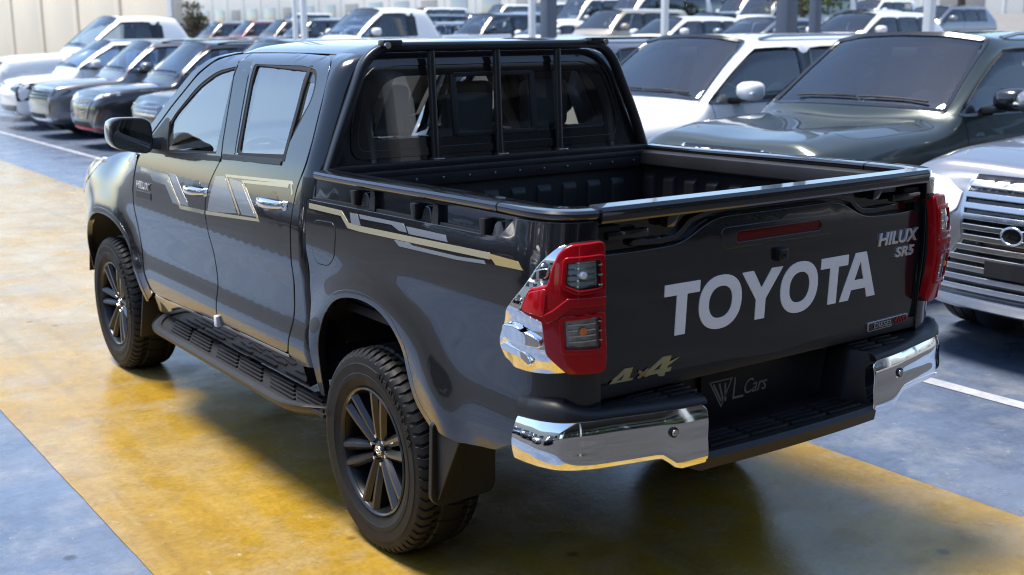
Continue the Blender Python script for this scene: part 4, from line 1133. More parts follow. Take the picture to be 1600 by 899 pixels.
    # each window or door is mirrored: split left and right into separate parts
    for rname in names:
        if rname in G:
            r_ = sub(rname, None, 0., .010)
            m_ = glassm[rname]
        elif rname in ('hood', 'front_door', 'rear_door'): r_ = sub(rname, None, .006, 0.); m_ = PM
        elif rname in ('middle_pillar', 'rear_pillar'): r_ = sub(rname, None, 0., 0.); m_ = BLACKGL
        elif rname == 'roof': r_ = sub(rname, None, 0., 0.); m_ = sp.get('roofm', PM)
        else: r_ = sub(rname, None); m_ = PM
        if not r_: continue
        vv, ff, nn = r_
        if rname in ('front_window', 'rear_window', 'quarter_window', 'front_door', 'rear_door', 'middle_pillar', 'rear_pillar'):
            for s in (-1, 1):
                fs = [f for f in ff if sum(vv[q].x for q in f)*s > 0]
                mp = {}; v2 = []; n2 = []
                for f in fs:
                    for q in f:
                        if q not in mp: mp[q] = len(v2); v2.append(vv[q]); n2.append(nn[q])
                mesh({'front_window': 'front_side_window', 'rear_window': 'rear_side_window'}.get(rname, rname), v2, [tuple(mp[q] for q in f) for f in fs], m_, root, True, n2)
        else:
            mesh(rname if rname != 'body' else 'car_body', vv, ff, m_, root, True, nn)
    # black seals and frit bands round the glass
    for rname in G:
        r_ = sub(rname, None) if rname in names and sp.get('lev', 2) > 1 else None
        if not r_: continue
        vv, ff, nn = r_; ec = {}
        for f in ff:
            for j in range(len(f)):
                e_ = (f[j], f[(j+1) % len(f)]); ec[e_] = 1
        bd = [e_ for e_ in ec if (e_[1], e_[0]) not in ec]; acc = {}
        for f in ff:
            cc = sum((vv[q] for q in f), Vector())/len(f)
            for q in f: acc[q] = acc.get(q, Vector())+(cc-vv[q])
        wdt = .030 if rname in ('windscreen', 'back_window') else .020
        for s in ((0,) if rname in ('windscreen', 'back_window') else (-1, 1)):
            V2 = []; F2 = []; mp = {}
            for a_, b_ in bd:
                if s and (vv[a_].x+vv[b_].x)*s < 0: continue
                for q in (a_, b_):
                    if q not in mp:
                        mp[q] = len(V2); d_ = acc[q].normalized() if acc[q].length > 1e-9 else Vector()
                        V2 += [vv[q]+nn[q]*.002-d_*.006, vv[q]-nn[q]*.004+d_*wdt, vv[q]-nn[q]*.014+d_*wdt]
                i0, i1 = mp[a_], mp[b_]; F2 += [(i0, i1, i1+1, i0+1), (i0+1, i1+1, i1+2, i0+2)]
            if F2: mesh('window_seal', V2, F2, BLACKGL, root, True, None, 60)
    # ------ projection helper on the uncut skin
    def frontf(off):
        def f(x, z):
            h = bvh.ray_cast(Vector((x, L, z)), Vector((0, -1, 0)))
            if h[0] is None: h = bvh.find_nearest(Vector((x, L/2, z)))
            return (x, h[0].y+off, z)
        return f
    def sidef(s, off):
        def f(y, z):
            h = bvh.ray_cast(Vector((s*3, y, z)), Vector((-s, 0, 0)))
            if h[0] is None: h = bvh.find_nearest(Vector((s*w_, y, z)))
            return (h[0].x+s*off, y, z)
        return f
    def fpatch(nm, ol, m_, off=.006, thick=.012, both=False, step=.05, roll=.003):
        for sx in ((1, -1) if both else (1,)):
            panel(nm, [(sx*p[0], p[1]) for p in ol], frontf(off), m_, root, step=step, thick=thick, roll=roll, nsign=(0, 1, 0))
    # arch lips and wells, wheels
    for yc in (yF, yR):
        for s in (-1, 1):
            rr_ = []
            for i in range(19):
                a = math.radians(-28+236*i/18); pts_ = []
                for rr0, off in ((Ra-.012, -.05), (Ra-.012, .010), (Ra+.010, .018), (Ra+sp.get('clad', .05), .012), (Ra+sp.get('clad', .05)+.004, -.02)):
                    y, z = yc+rr0*math.cos(a), R+rr0*math.sin(a)
                    rq = Ra+.02
                    h = bvh.ray_cast(Vector((s*3, yc+rq*math.cos(a), max(R+rq*math.sin(a), sp.get('gc', .25)+.1))), Vector((-s, 0, 0)))
                    x = h[0].x if h[0] is not None else s*w_*.96
                    pts_.append((x+s*off, y, max(z, .20)))
                rr_.append(pts_)
            rings('arch_lip', rr_, sp.get('cladm', PM), root, False, False, True, 50)
            rr_ = [[(s*w_*.50, yc+(Ra)*math.cos(a), R+(Ra)*math.sin(a)), (s*w_*.95, yc+(Ra)*math.cos(a), R+(Ra)*math.sin(a))] for a in [PI*(-.1+1.2*i/12) for i in range(13)]]
            rings('wheel_well', rr_, BLACKMT, root, False, False)
            car_wheel(root, (s*(w_-.135), yc, R), s, R, sp.get('rim', SATIN))
    # floor pan closing the view from below
    box('floor_pan', (0, 0, sp.get('gc', .25)+.06), (w_*1.55, L*.86, .05), BLACKMT, root, .01)
    # cabin
    if sp.get('cabin', True):
        sm = sp.get('seatm', CARSEAT); zs = sp['belt']; cy = L/2
        hexa('dashboard', [(-w_*.80, cy-sp['dr']-.05, .75), (w_*.80, cy-sp['dr']-.05, .75), (w_*.82, cy-sp['dc']-.05, .75), (-w_*.82, cy-sp['dc']-.05, .75), (-w_*.80, cy-sp['dr']+.02, zs-.03), (w_*.80, cy-sp['dr']+.02, zs-.03), (w_*.80, cy-sp['dc']-.10, zs+.0), (-w_*.80, cy-sp['dc']-.10, zs+.0)], TRIM, root, .03)
        rowsy = [cy-sp['pil'][0]-.10]+([] if pk else [cy-sp['pil'][2]-.12])
        for ri, ys in enumerate(rowsy):
            for x in (-.38*w_/.93, .38*w_/.93):
                hexa('seat', [(x-.25, ys-.02, .62), (x+.25, ys-.02, .62), (x+.25, ys+.5, .64), (x-.25, ys+.5, .64), (x-.23, ys-.24, zs+.10), (x+.23, ys-.24, zs+.10), (x+.24, ys-.08, zs+.02), (x-.24, ys-.08, zs+.02)], sm, root, .05)
                hexa('headrest', [(x-.13, ys-.28, zs+.12), (x+.13, ys-.28, zs+.12), (x+.13, ys-.17, zs+.12), (x-.13, ys-.17, zs+.12), (x-.125, ys-.27, zs+.31), (x+.125, ys-.27, zs+.31), (x+.115, ys-.18, zs+.31), (x-.115, ys-.18, zs+.31)], sm, root, .035)
        cw = Vector((-.38*w_/.93, cy-sp['dr']-.10, zs-.02))
        tube('steering_wheel', [cw+Vector((.18*math.cos(a), .08*math.sin(a), .16*math.sin(a))) for a in [2*PI*i/20 for i in range(20)]], .015, TRIM, root, 6, (0, -.85, .5), True)
        box('inner_mirror', (0, cy-sp['dr']+.10, H-.17), (.24, .04, .08), TRIM, root, .012)
    # mirrors, handles, wipers
    if sp.get('mirrors', True):
        zb = sp['belt']
        for s in ((-1,) if sp.get('folded') else (-1, 1)):
            ym = L/2-sp['dc']-.30; mm_ = sp.get('mirm', PM); rr_ = []
            for yo, sc in ((.11, .45), (.085, .80), (.04, .98), (-.02, 1.0), (-.05, .96), (-.055, .90)):
                rr_.append([Vector((s*(w_*1.0+.13+.125*sc*math.copysign(abs(math.cos(a))**.7, math.cos(a))), ym+yo+.03*math.cos(a)*0, zb+.115+.085*sc*math.copysign(abs(math.sin(a))**.7, math.sin(a)))) for a in [2*PI*i/20 for i in range(20)]])
            rings('door_mirror', rr_, mm_, root, auto=60)
            box('mirror_lamp', (s*(w_+.17), ym+.088, zb+.098), (.15, .025, .016), LAMPW, root, .006)
            hexa('mirror_foot', [(s*w_*.90, ym+.06, zb+.0), (s*(w_*1.0+.06), ym+.04, zb+.02), (s*(w_*1.0+.06), ym-.04, zb+.02), (s*w_*.90, ym-.10, zb+.0), (s*w_*.90, ym+.05, zb+.05), (s*(w_*1.0+.10), ym+.04, zb+.06), (s*(w_*1.0+.10), ym-.04, zb+.06), (s*w_*.90, ym-.08, zb+.06)], BLACKPL, root, .01)
            for yh in (L/2-sp['pil'][0]+.10, L/2-sp['pil'][2]+.08):
                f = sidef(s, .025); x, y, z = f(yh, zb-.13)
                hexa('door_handle', [(x-s*.0, yh+.09, z-.014), (x+s*.012, yh+.085, z-.012), (x+s*.012, yh-.085, z-.012), (x, yh-.09, z-.014), (x, yh+.09, z+.014), (x+s*.012, yh+.085, z+.012), (x+s*.012, yh-.085, z+.012), (x, yh-.09, z+.014)], sp.get('handlem', PM), root, .004)
        for x0, x1 in ((-.62, -.05), (-.02, .55)):
            pts_ = []
            for i in range(9):
                t = i/8; x = lerp(x0, x1, t)*w_/.95
                h = bvh.ray_cast(Vector((x, L/2-sp['dc']+.05-.05*abs(x)/w_, 4)), Vector((0, 0, -1)))
                pts_.append((x, h[0].y, h[0].z+.014) if h[0] is not None else (x, L/2-sp['dc'], sp['belt']))
            tube('wiper', pts_, .009, BLACKMT, root, 6)
        if sp.get('rails'):
            for s in (-1, 1):
                pts_ = []
                for i in range(12):
                    t = i/11; d = lerp(sp['dr']+.15, sp['de']-.05, t); x = s*w_*(sp.get('tumble', .76)-.09)
                    h = bvh.ray_cast(Vector((x, L/2-d, 4)), Vector((0, 0, -1)))
                    pts_.append((x, L/2-d, h[0].z+.008+.03*math.sin(PI*min(1, min(t, 1-t)*8)/2)))
                sweep('roof_rail', pts_, rbox(.035, .028, .01), sp.get('railm', BLACKMT), root)
    if 'front' in sp: sp['front'](sp, fpatch, frontf, sidef, root)
    # tail lamps
    for s in (-1, 1):
        box('tail_lamp', (s*w_*.80, -L/2+.12, sp['belt']-.12), (.18, .16, .26), REDL, root, .03)
    return root
def car_wheel(parent, loc, s, R, rimm):
    key = ('w', round(R, 3), rimm.name)
    if key not in PROT:
        hw = .115
        t = lathe('wheel', [(R*.66, -hw+.02), (R*.69, -hw+.004), (R*.80, -hw-.004), (R*.93, -hw+.002), (R*.985, -hw+.02), (R, -hw+.05), (R, -.035), (R-.010, -.033), (R-.010, -.027), (R, -.025), (R, .025), (R-.010, .027), (R-.010, .033), (R, .035), (R, hw-.05), (R*.98, hw-.015), (R*.80, hw), (R*.66, hw-.02)], RUBBER, None, 40)
        bm = bmesh.new()
        def lat(prof, seg=40):
            vs = [[bm.verts.new((h, r*math.cos(2*PI*i/seg), r*math.sin(2*PI*i/seg))) for r, h in prof] for i in range(seg)]
            for i in range(seg):
                for j in range(len(prof)-1): bm.faces.new((vs[i][j], vs[i][j+1], vs[(i+1) % seg][j+1], vs[(i+1) % seg][j]))
        lat([(R*.68, -hw+.012), (R*.665, -hw+.006), (R*.64, -hw+.02), (R*.60, .0), (R*.62, hw-.03)])
        lat([(.001, -.082), (.03, -.082), (.05, -.076), (.07, -.06)], 20)
        for k in range(5):
            for sgn in (-.16, .16):
                a = 2*PI*k/5; b = a+sgn
                v = []
                for r, ang, wd, x in ((.05, a, .022, -.075), (R*.35, a+sgn*.6, .018, -.085), (R*.65, b, .017, -.098)):
                    c_ = (r*math.cos(ang), r*math.sin(ang)); t_ = (-math.sin(ang), math.cos(ang))
                    v.append([bm.verts.new((x+.03, c_[0]-t_[0]*wd, c_[1]-t_[1]*wd)), bm.verts.new((x, c_[0]-t_[0]*wd*.8, c_[1]-t_[1]*wd*.8)), bm.verts.new((x, c_[0]+t_[0]*wd*.8, c_[1]+t_[1]*wd*.8)), bm.verts.new((x+.03, c_[0]+t_[0]*wd, c_[1]+t_[1]*wd))])
                for i in range(2):
                    for j in range(3): bm.faces.new((v[i][j], v[i][j+1], v[i+1][j+1], v[i+1][j]))
        r_ = bmobj('rim', bm, rimm, None, True, 35)
        hub = lathe('brake_disc', [(.03, -.02), (R*.42, -.02), (R*.42, .02), (.03, .02)], BARREL, None, 28)
        PROT[key] = (t, r_, hub); first = True
    else: first = False
    t, r_, hub = PROT[key]
    if not first: t2 = t.copy(); COL.objects.link(t2)
    else: t2 = t
    t2.parent = parent; t2.location = loc; t2.rotation_euler = (random.random()*6, 0, 0 if s < 0 else PI)
    for q in (r_, hub):
        q2 = q if first else q.copy()
        if not first: COL.objects.link(q2)
        q2.parent = t2
    return t2

# ------ faces of the nearer vehicles
def face_lux(sp, fp, ff, sf, root):
    """spindle grille of horizontal bars, slanted lamps"""
    barm = sp.get('barm', SATIN); H0 = sp['hood']
    top, mid, bot = .90*H0, .74, .43
    def hwid(z): return (.34+(.05*(z-mid)/(top-mid))) if z > mid else (.34+.24*(mid-z)/(mid-bot))
    ol = [(-hwid(top), top), (hwid(top), top), (hwid(mid), mid), (hwid(bot), bot), (-hwid(bot), bot), (-hwid(mid), mid)]
    fp('grille', ol, BLACKGL, .004, .01)
    z = bot+.035
    while z < top-.01:
        h = hwid(z)-.012; k = .012
        fp('grille_bar', fil([(-h, z-k), (h, z-k), (h+.004, z+k), (-h-.004, z+k)], .01), barm, .030, .03, roll=.007)
        z += .058
    for s in (-1, 1): 
        fp('grille_edge', strip2d([(s*hwid(top), top), (s*hwid(mid), mid), (s*hwid(bot), bot)], .018), barm, .018, .02, roll=.005)
    fp('headlamp', fil([(.41, .90), (.47, .86), (.74, .93), (.86, 1.03), (.84, 1.08), (.56, 1.05), (.41, .99)], .02), sp.get('lampm', LAMPW), .012, .03, True, roll=.006)
    fp('lamp_glass', fil([(.47, .905), (.73, .96), (.80, 1.03), (.54, 1.01)], .015), LAMPK if sp.get('lampm') is LAMPK else REFL, .018, .01, True)
    fp('side_intake', fil([(.66, .45), (.84, .47), (.86, .64), (.74, .62)], .02), BLACKMT, .006, .012, True)
    fp('bumper_lip', fil([(-.78, .345), (.78, .345), (.82, .405), (-.82, .405)], .02), SATIN if sp['paint'] is SILVP else BLACKPL, .025, .03, roll=.008)
    fp('number_plate', fil([(-.16, .56), (.16, .56), (.16, .645), (-.16, .645)], .006), BLACKMT, .048, .02)
    lathe('emblem', [(0, .004), (.05, .004), (.058, 0), (.05, -.004)], BLACKGL, root, 24, (0, ff(.0)(0, .80)[1]+.055, .80), 'y')
    tube('emblem_ring', [(.062*math.cos(a), ff(.0)(0, .80)[1]+.060, .80+.046*math.sin(a)) for a in [2*PI*i/28 for i in range(28)]], .006, CHROME, root, 8, (0, 1, 0), True)
def face_prado(sp, fp, ff, sf, root):
    fp('grille', fil([(-.48, .66), (.48, .66), (.46, .98), (-.46, .98)], .05), BLACKGL, .004, .012)
    for i in range(5): fp('grille_bar', [(-.40+.20*i-.03, .69), (-.40+.20*i+.03, .69), (-.40+.20*i+.03, .95), (-.40+.20*i-.03, .95)], CHROME, .022, .02)
    fp('headlamp', fil([(.52, .74), (.80, .80), (.90, .98), (.56, .93)], .03), LAMPW, .012, .03, True)
    fp('intake', fil([(-.6, .36), (.6, .36), (.5, .54), (-.5, .54)], .03), BLACKMT, .004, .01)
def face_rr(sp, fp, ff, sf, root):
    g = fil([(-.55, .70), (.55, .70), (.60, .90), (-.60, .90)], .03); fp('grille', g, BLACKGL, .004, .012)
    for r in range(3):
        for i in range(13):
            x = -.54+.09*i+(.045 if r % 2 else 0)
            if abs(x) < .54: fp('grille_cell', [(x-.036, .735+.062*r), (x, .712+.062*r), (x+.036, .735+.062*r), (x, .758+.062*r)], SATIN, .012, .008, step=.1, roll=.002)
    fp('headlamp', fil([(.62, .74), (.86, .77), (.92, .88), (.64, .90)], .02), LAMPK, .010, .02, True)
    fp('lamp_bar', strip2d([(.64, .885), (.90, .868)], .014), LAMPW, .020, .01, True)
    fp('lower_intake', fil([(-.68, .38), (.68, .38), (.60, .56), (-.60, .56)], .03), BLACKMT, .004, .01)
    fp('number_plate', fil([(-.24, .48), (.24, .48), (.24, .58), (-.24, .58)], .005), BLACKMT, .02, .01)
def face_vmotion(sp, fp, ff, sf, root):
    fp('grille', fil([(-.60, .92), (.60, .92), (.34, .50), (-.34, .50)], .03), BLACKGL, .004, .012)
    for i in range(7):
        z = .53+.056*i; h = .32+.25*(z-.50)/.42
        for s in (-1, 1): fp('grille_bar', strip2d([(s*.06, z-.01), (s*(h-.05), z+.02)], .014), GOLDD if i % 2 else SATIN, .012, .008, roll=.002)
    for s in (-1, 1): fp('chrome_slash', strip2d([(s*.60, .92), (s*.38, .52)], .02), SATIN, .020, .015)
    fp('headlamp', fil([(.52, .90), (.88, .99), (.92, .95), (.62, .84)], .012), LAMPW, .014, .02, True)
    fp('lamp_pod', fil([(.56, .84), (.90, .92), (.84, .78), (.62, .74)], .02), LAMPK, .008, .02, True)
    fp('silver_slash', strip2d([(.80, .68), (.60, .40)], .016), SATIN, .012, .012, True)
    fp('lower_intake', fil([(-.52, .37), (.52, .37), (.45, .47), (-.45, .47)], .02), BLACKMT, .004, .01)
    fp('red_lip', strip2d([(-.72, .345), (.72, .345)], .028), mat('red lip', (.42, .03, .03), .35), .03, .03)
def face_boxy(sp, fp, ff, sf, root):
    fp('grille', fil([(-.66, .72), (.66, .72), (.68, .93), (-.68, .93)], .03), BLACKGL, .006, .014)
    for r in range(3):
        for i in range(10): fp('grille_cell', [(-.60+.13*i-.045, .745+.06*r), (-.60+.13*i+.045, .745+.06*r), (-.60+.13*i+.03, .78+.06*r), (-.60+.13*i-.03, .78+.06*r)], BLACKPL, .016, .012, step=.1)
    fp('chrome_bar', strip2d([(-.74, .955), (.74, .955)], .026), CHROME, .016, .02)
    fp('headlamp', fil([(.68, .80), (.88, .82), (.90, .95), (.70, .93)], .02), LAMPK, .010, .02, True)
    fp('bumper_panel', fil([(-.72, .48), (.72, .48), (.76, .68), (-.76, .68)], .02), SILVP, .02, .03)
    fp('lower_intake', fil([(-.50, .40), (.50, .40), (.46, .47), (-.46, .47)], .02), BLACKMT, .012, .02)
    fp('skid_plate', fil([(-.70, .335), (.70, .335), (.72, .385), (-.72, .385)], .02), CHROME, .03, .03)
def face_ev(sp, fp, ff, sf, root):
    fp('face_panel', fil([(-.50, .70), (.50, .70), (.52, .86), (-.52, .86)], .04), WHITEP, .004, .01)
    fp('headlamp', fil([(.40, .94), (.84, .98), (.90, .94), (.88, .62), (.78, .60), (.74, .80), (.44, .84)], .02), BLACKGL, .010, .02, True)
    fp('lamp_bar', strip2d([(.46, .90), (.82, .93), (.84, .66)], .016), LAMPW, .018, .01, True)
    fp('lower_intake', fil([(-.68, .39), (.68, .39), (.74, .52), (-.74, .52)], .03), BLACKGL, .006, .02)
    fp('lower_trim', strip2d([(-.70, .36), (.70, .36)], .04), SATIN, .03, .03)
def face_truck(sp, fp, ff, sf, root):
    fp('grille', fil([(-.62, .72), (.62, .72), (.62, 1.10), (-.62, 1.10)], .03), BLACKMT, .006, .016)
    for i in range(14): fp('grille_slat', [(-.585+.09*i-.014, .75), (-.585+.09*i+.014, .75), (-.585+.09*i+.014, 1.07), (-.585+.09*i-.014, 1.07)], SATIN, .022, .016, step=.2)
    fp('chrome_frame', strip2d([(-.64, .91), (.64, .91)], .06), CHROME, .03, .02)
    fp('headlamp', fil([(.66, .84), (.90, .84), (.90, 1.12), (.66, 1.12)], .02), LAMPW, .012, .02, True)
    fp('bumper', fil([(-.94, .42), (.94, .42), (.94, .62), (-.94, .62)], .03), CHROME, .06, .08, roll=.01)
def face_plain(sp, fp, ff, sf, root):
    fp('grille', fil([(-.42, .62), (.42, .62), (.46, .80), (-.46, .80)], .03), BLACKGL, .004, .012)
    fp('headlamp', fil([(.50, .70), (.84, .76), (.86, .86), (.54, .82)], .02), LAMPW, .010, .02, True)
    fp('intake', fil([(-.6, .32), (.6, .32), (.55, .48), (-.55, .48)], .03), BLACKMT, .004, .01)

def spec(**k):
    d = dict(name='parked_suv', L=4.85, W=1.92, H=1.80, belt=1.16, hood=1.06, gc=.26, dc=1.42, dr=2.05, de=4.45, pil=(2.62, 2.74, 3.50, 3.58, 4.15), R=.375, fo=.90, wb=2.80)
    d.update(k); return d
LUX = dict(L=5.05, W=1.99, H=1.875, belt=1.275, hood=1.205, dc=1.50, dr=2.16, de=4.70, pil=(2.78, 2.90, 3.72, 3.80, 4.40), R=.40, fo=.95, wb=2.85, bulge=.034, dish=.020, hoodcrease=.85, rails=True)
def place(o, x_front, y, sp, sc=1.0, z=0.):
    """face the lane (world -x): local +y becomes -x"""
    o.location = (x_front+sp['L']/2*sc, y, z); o.rotation_euler = (0, 0, PI/2); o.scale = (sc, sc, sc)
# ------------------------------------------------------------------ ground
def gmat(name, cols, rough=(.20, .42), scale=1.2, dirt=.5, streak=None, seed=0., far_glare=None):
    """worn floor paint: patches of paint, thinner paint and bare concrete, with grime, fine grit and a dull sheen"""
    mm = bpy.data.materials.new(name); mm.use_nodes = True
    n = mm.node_tree.nodes; l = mm.node_tree.links; b = n['Principled BSDF']
    tc = n.new('ShaderNodeTexCoord'); mpv = n.new('ShaderNodeMapping'); mpv.inputs['Location'].default_value = (seed, seed*.7, 0)
    l.new(tc.outputs['Object'], mpv.inputs[0])
    def noise(sc, det=6, rgh=.6, dist=0., stretch=None):
        q = n.new('ShaderNodeTexNoise'); q.inputs['Scale'].default_value = sc; q.inputs['Detail'].default_value = det
        q.inputs['Roughness'].default_value = rgh; q.inputs['Distortion'].default_value = dist
        if stretch:
            ms = n.new('ShaderNodeMapping'); ms.inputs['Scale'].default_value = stretch; l.new(mpv.outputs[0], ms.inputs[0]); l.new(ms.outputs[0], q.inputs['Vector'])
        else: l.new(mpv.outputs[0], q.inputs['Vector'])
        return q.outputs[0]
    def ramp(src, a, b_, ca=(0, 0, 0, 1), cb=(1, 1, 1, 1)):
        r = n.new('ShaderNodeValToRGB'); r.color_ramp.elements[0].position = a; r.color_ramp.elements[1].position = b_
        r.color_ramp.elements[0].color = ca; r.color_ramp.elements[1].color = cb; l.new(src, r.inputs[0]); return r.outputs[0]
    def mix(f, a, b_, mode='MIX'):
        x = n.new('ShaderNodeMix'); x.data_type = 'RGBA'; x.blend_type = mode
        if isinstance(f, float): x.inputs[0].default_value = f
        else: l.new(f, x.inputs[0])
        for s_, v in ((6, a), (7, b_)):
            if isinstance(v, tuple): x.inputs[s_].default_value = (*v, 1)
            else: l.new(v, x.inputs[s_])
        return x.outputs[2]
    c = mix(ramp(noise(scale*.7, 5, .6, .3), .38, .66), cols[0], cols[1])
    c = mix(ramp(noise(scale*1.9, 8, .65, .2), .49, .70), c, cols[2])
    if streak: c = mix(ramp(noise(1.6, 6, .6, 0., streak), .50, .70), c, cols[3])
    if far_glare:
        # sky glare painted in: the lane colour pales along its far part
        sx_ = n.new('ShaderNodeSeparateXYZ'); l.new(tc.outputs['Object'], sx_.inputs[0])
        wr = n.new('ShaderNodeMapRange'); wr.interpolation_type = 'SMOOTHSTEP'; wr.inputs[1].default_value = far_glare[0]; wr.inputs[2].default_value = far_glare[1]; wr.inputs[4].default_value = .19
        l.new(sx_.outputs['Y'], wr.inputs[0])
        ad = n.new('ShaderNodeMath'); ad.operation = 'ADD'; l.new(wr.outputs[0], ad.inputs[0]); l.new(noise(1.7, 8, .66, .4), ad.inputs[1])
        c = mix(ramp(ad.outputs[0], .58, .86), c, far_glare[2])
    # grime: broad stains, fine speckle, sparse dark spots
    c = mix(.55*dirt, c, ramp(noise(.9, 7, .65, .5), .30, .62, (.42, .40, .38, 1), (1, 1, 1, 1)), 'MULTIPLY')
    c = mix(.7*dirt, c, ramp(noise(38, 4, .7), .30, .62, (.58, .57, .56, 1), (1.06, 1.05, 1.04, 1)), 'MULTIPLY')
    c = mix(.6*dirt, c, ramp(noise(7.5, 8, .72, .4), .34, .60, (.50, .47, .43, 1), (1.04, 1.03, 1.02, 1)), 'MULTIPLY')
    c = mix(.7*dirt, c, ramp(noise(1.0, 5, .55, .15, (5.5, .10, 1)), .56, .76, (1, 1, 1, 1), (.45, .43, .41, 1)), 'MULTIPLY')
    c = mix(ramp(noise(14, 9, .75, .3), .62, .66), c, cols[2])
    vo = n.new('ShaderNodeTexVoronoi'); vo.inputs['Scale'].default_value = 2.3; vo.inputs['Randomness'].default_value = 1.0; l.new(mpv.outputs[0], vo.inputs['Vector'])
    c = mix(.8, c, ramp(vo.outputs['Distance'], .035, .075, (.30, .29, .28, 1), (1, 1, 1, 1)), 'MULTIPLY')
    l.new(c, b.inputs['Base Color'])
    mr = n.new('ShaderNodeMapRange'); mr.inputs[1].default_value = .3; mr.inputs[2].default_value = .7; mr.inputs[3].default_value = rough[0]; mr.inputs[4].default_value = rough[1]
    l.new(noise(scale*2.2, 6, .6), mr.inputs[0]); l.new(mr.outputs[0], b.inputs['Roughness'])
    bp_ = n.new('ShaderNodeBump'); bp_.inputs['Strength'].default_value = .22; bp_.inputs['Distance'].default_value = .004
    l.new(noise(55, 5, .7), bp_.inputs['Height'])
    b2 = n.new('ShaderNodeBump'); b2.inputs['Strength'].default_value = .12; b2.inputs['Distance'].default_value = .02
    l.new(noise(4.5, 5, .6), b2.inputs['Height']); l.new(bp_.outputs[0], b2.inputs['Normal']); l.new(b2.outputs[0], b.inputs['Normal'])
    return mm
BLUEF = gmat('worn blue floor paint', [(.110, .155, .250), (.150, .195, .285), (.25, .275, .325), (.17, .205, .28)], (.20, .40), 1.3, .55, (.25, 2.2, 1), 3.)
YELF = gmat('worn yellow floor paint with glare', [(.45, .280, .030), (.39, .240, .032), (.40, .31, .175), (.42, .30, .11)], (.10, .36), 1.1, .68, (2.4, .25, 1), 11., (.5, 5.0, (.43, .355, .22)))  # last argument puts sky glare into the colour of the far lane
WHF = gmat('worn white line paint', [(.52, .54, .58), (.46, .48, .53), (.28, .31, .38), (.4, .42, .46)], (.35, .6), 2.5, .5, None, 5.)
ASPH = gmat('pale dusty asphalt', [(.20, .19, .18), (.24, .23, .21), (.28, .26, .24), (.2, .2, .2)], (.6, .9), .6, .4, None, 8.)
EDGE = 8.8
def sheet(name, pts, z, m_, wob=0., n_=0):
    return tag(mesh(name, [(x, y, z) for x, y in pts], [tuple(range(len(pts)))], m_), kind='structure')
def edge_line(x, y0, y1, wob, n_, rev=False):
    rnd = random.Random(int(x*100)); o = [(x+rnd.uniform(-wob, wob), y0+(y1-y0)*i/n_) for i in range(n_+1)]
    return o[::-1] if rev else o
sheet('ground', [(-60, -60), (EDGE, -60), (EDGE, 140), (-60, 140)], 0., BLUEF)
yl = edge_line(-1.645, -12, 46, .006, 260)+edge_line(1.305, -12, 46, .006, 260, True)
def ribbon(name, L_, R_, z, m_):
    V = [(p[0], p[1], z) for p in L_]+[(p[0], p[1], z) for p in R_]; n_ = len(L_)
    return tag(mesh(name, V, [(i, n_+i, n_+i+1, i+1) for i in range(n_-1)], m_), kind='structure')
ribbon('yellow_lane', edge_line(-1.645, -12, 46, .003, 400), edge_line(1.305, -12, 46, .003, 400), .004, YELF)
ribbon('bay_line', edge_line(2.56, -12, 46, .004, 260), edge_line(2.66, -12, 46, .004, 260), .004, WHF)
DARKG = gmat('dark unseen ground', [(.035, .035, .037), (.045, .045, .047), (.06, .06, .06), (.05, .05, .05)], (.55, .85), .8, .4, None, 14.)  # unseen dark ground, added so paint and chrome reflect darker
sheet('dark_side_sheet', [(-60, -60), (-2.9, -60), (-2.9, 46), (-60, 46)], .008, DARKG)  # added out of view to darken reflections in the flank
sheet('dark_rear_sheet', [(-2.9, -60), (EDGE, -60), (EDGE, -2.1), (-2.9, -2.1)], .008, DARKG)  # added out of view to darken reflections in tailgate and chrome
# raised lot behind a kerb wall
def lotz(x): return .40+.030*(x-EDGE)
V = [(EDGE+.15, -60, .40), (EDGE+.15, 160, .40), (110, 160, lotz(110)), (110, -60, lotz(110)), (600, 700, lotz(110)), (600, -300, lotz(110))]
tag(mesh('upper_lot', [(EDGE+.15, -60, lotz(EDGE)), (EDGE+.15, 200, lotz(EDGE)), (120, 200, lotz(120)), (120, -60, lotz(120))], [(0, 3, 2, 1)], ASPH), kind='structure')
tag(box('kerb_wall', (EDGE+.075, 40, .22), (.15, 200, .44), mat('pale concrete', (.50, .49, .47), .8, vary=.15, vscale=2), None, .02), kind='structure')
# ------------------------------------------------------------------ row of parked vehicles along the lane
ROWG = 'vehicles parked nose-out along the lane'
def put(sp, x, y, label, cat='suv', sc=1.0, z=0., group=ROWG):
    o = build_car(sp); place(o, x, y, sp, sc, z); tag(o, label, cat, group); return o
put(spec(name='parked_suv', paint=SILVP, front=face_lux, rim=SATIN, cladm=SILVP, **LUX), 3.10, -.12, 'silver suv with wide grille of horizontal bars, rightmost in the picture')
put(spec(name='parked_suv', paint=GREENP, front=face_lux, lampm=LAMPK, railm=SATIN, mirm=BLACKP, seatm=CARSEAT, folded=True, **LUX), 3.18, 2.36, 'dark green suv with sculpted hood behind the tailgate')
put(spec(name='parked_suv', L=4.90, W=1.92, H=1.865, belt=1.25, hood=1.14, dc=1.46, dr=2.14, de=4.55, pil=(2.72, 2.86, 3.58, 3.66, 4.25), R=.39, fo=.92, wb=2.79, paint=WHITEP, front=face_prado, rails=True, railm=SATIN, gr=GLD, seatm=CARSEATL), 3.25, 4.88, 'white suv between the pickup cab and the dark green suv')
put(spec(name='parked_suv', H=1.84, belt=1.20, hood=1.10, paint=SILVP, front=face_plain, rails=True), 3.3, 7.60, 'silver suv mostly hidden behind the pickup cab, next after the white suv')
put(spec(name='parked_suv', H=1.82, belt=1.20, hood=1.10, paint=WHITEP, front=face_plain), 3.2, 10.2, 'white suv seen through the cab windows of the pickup')
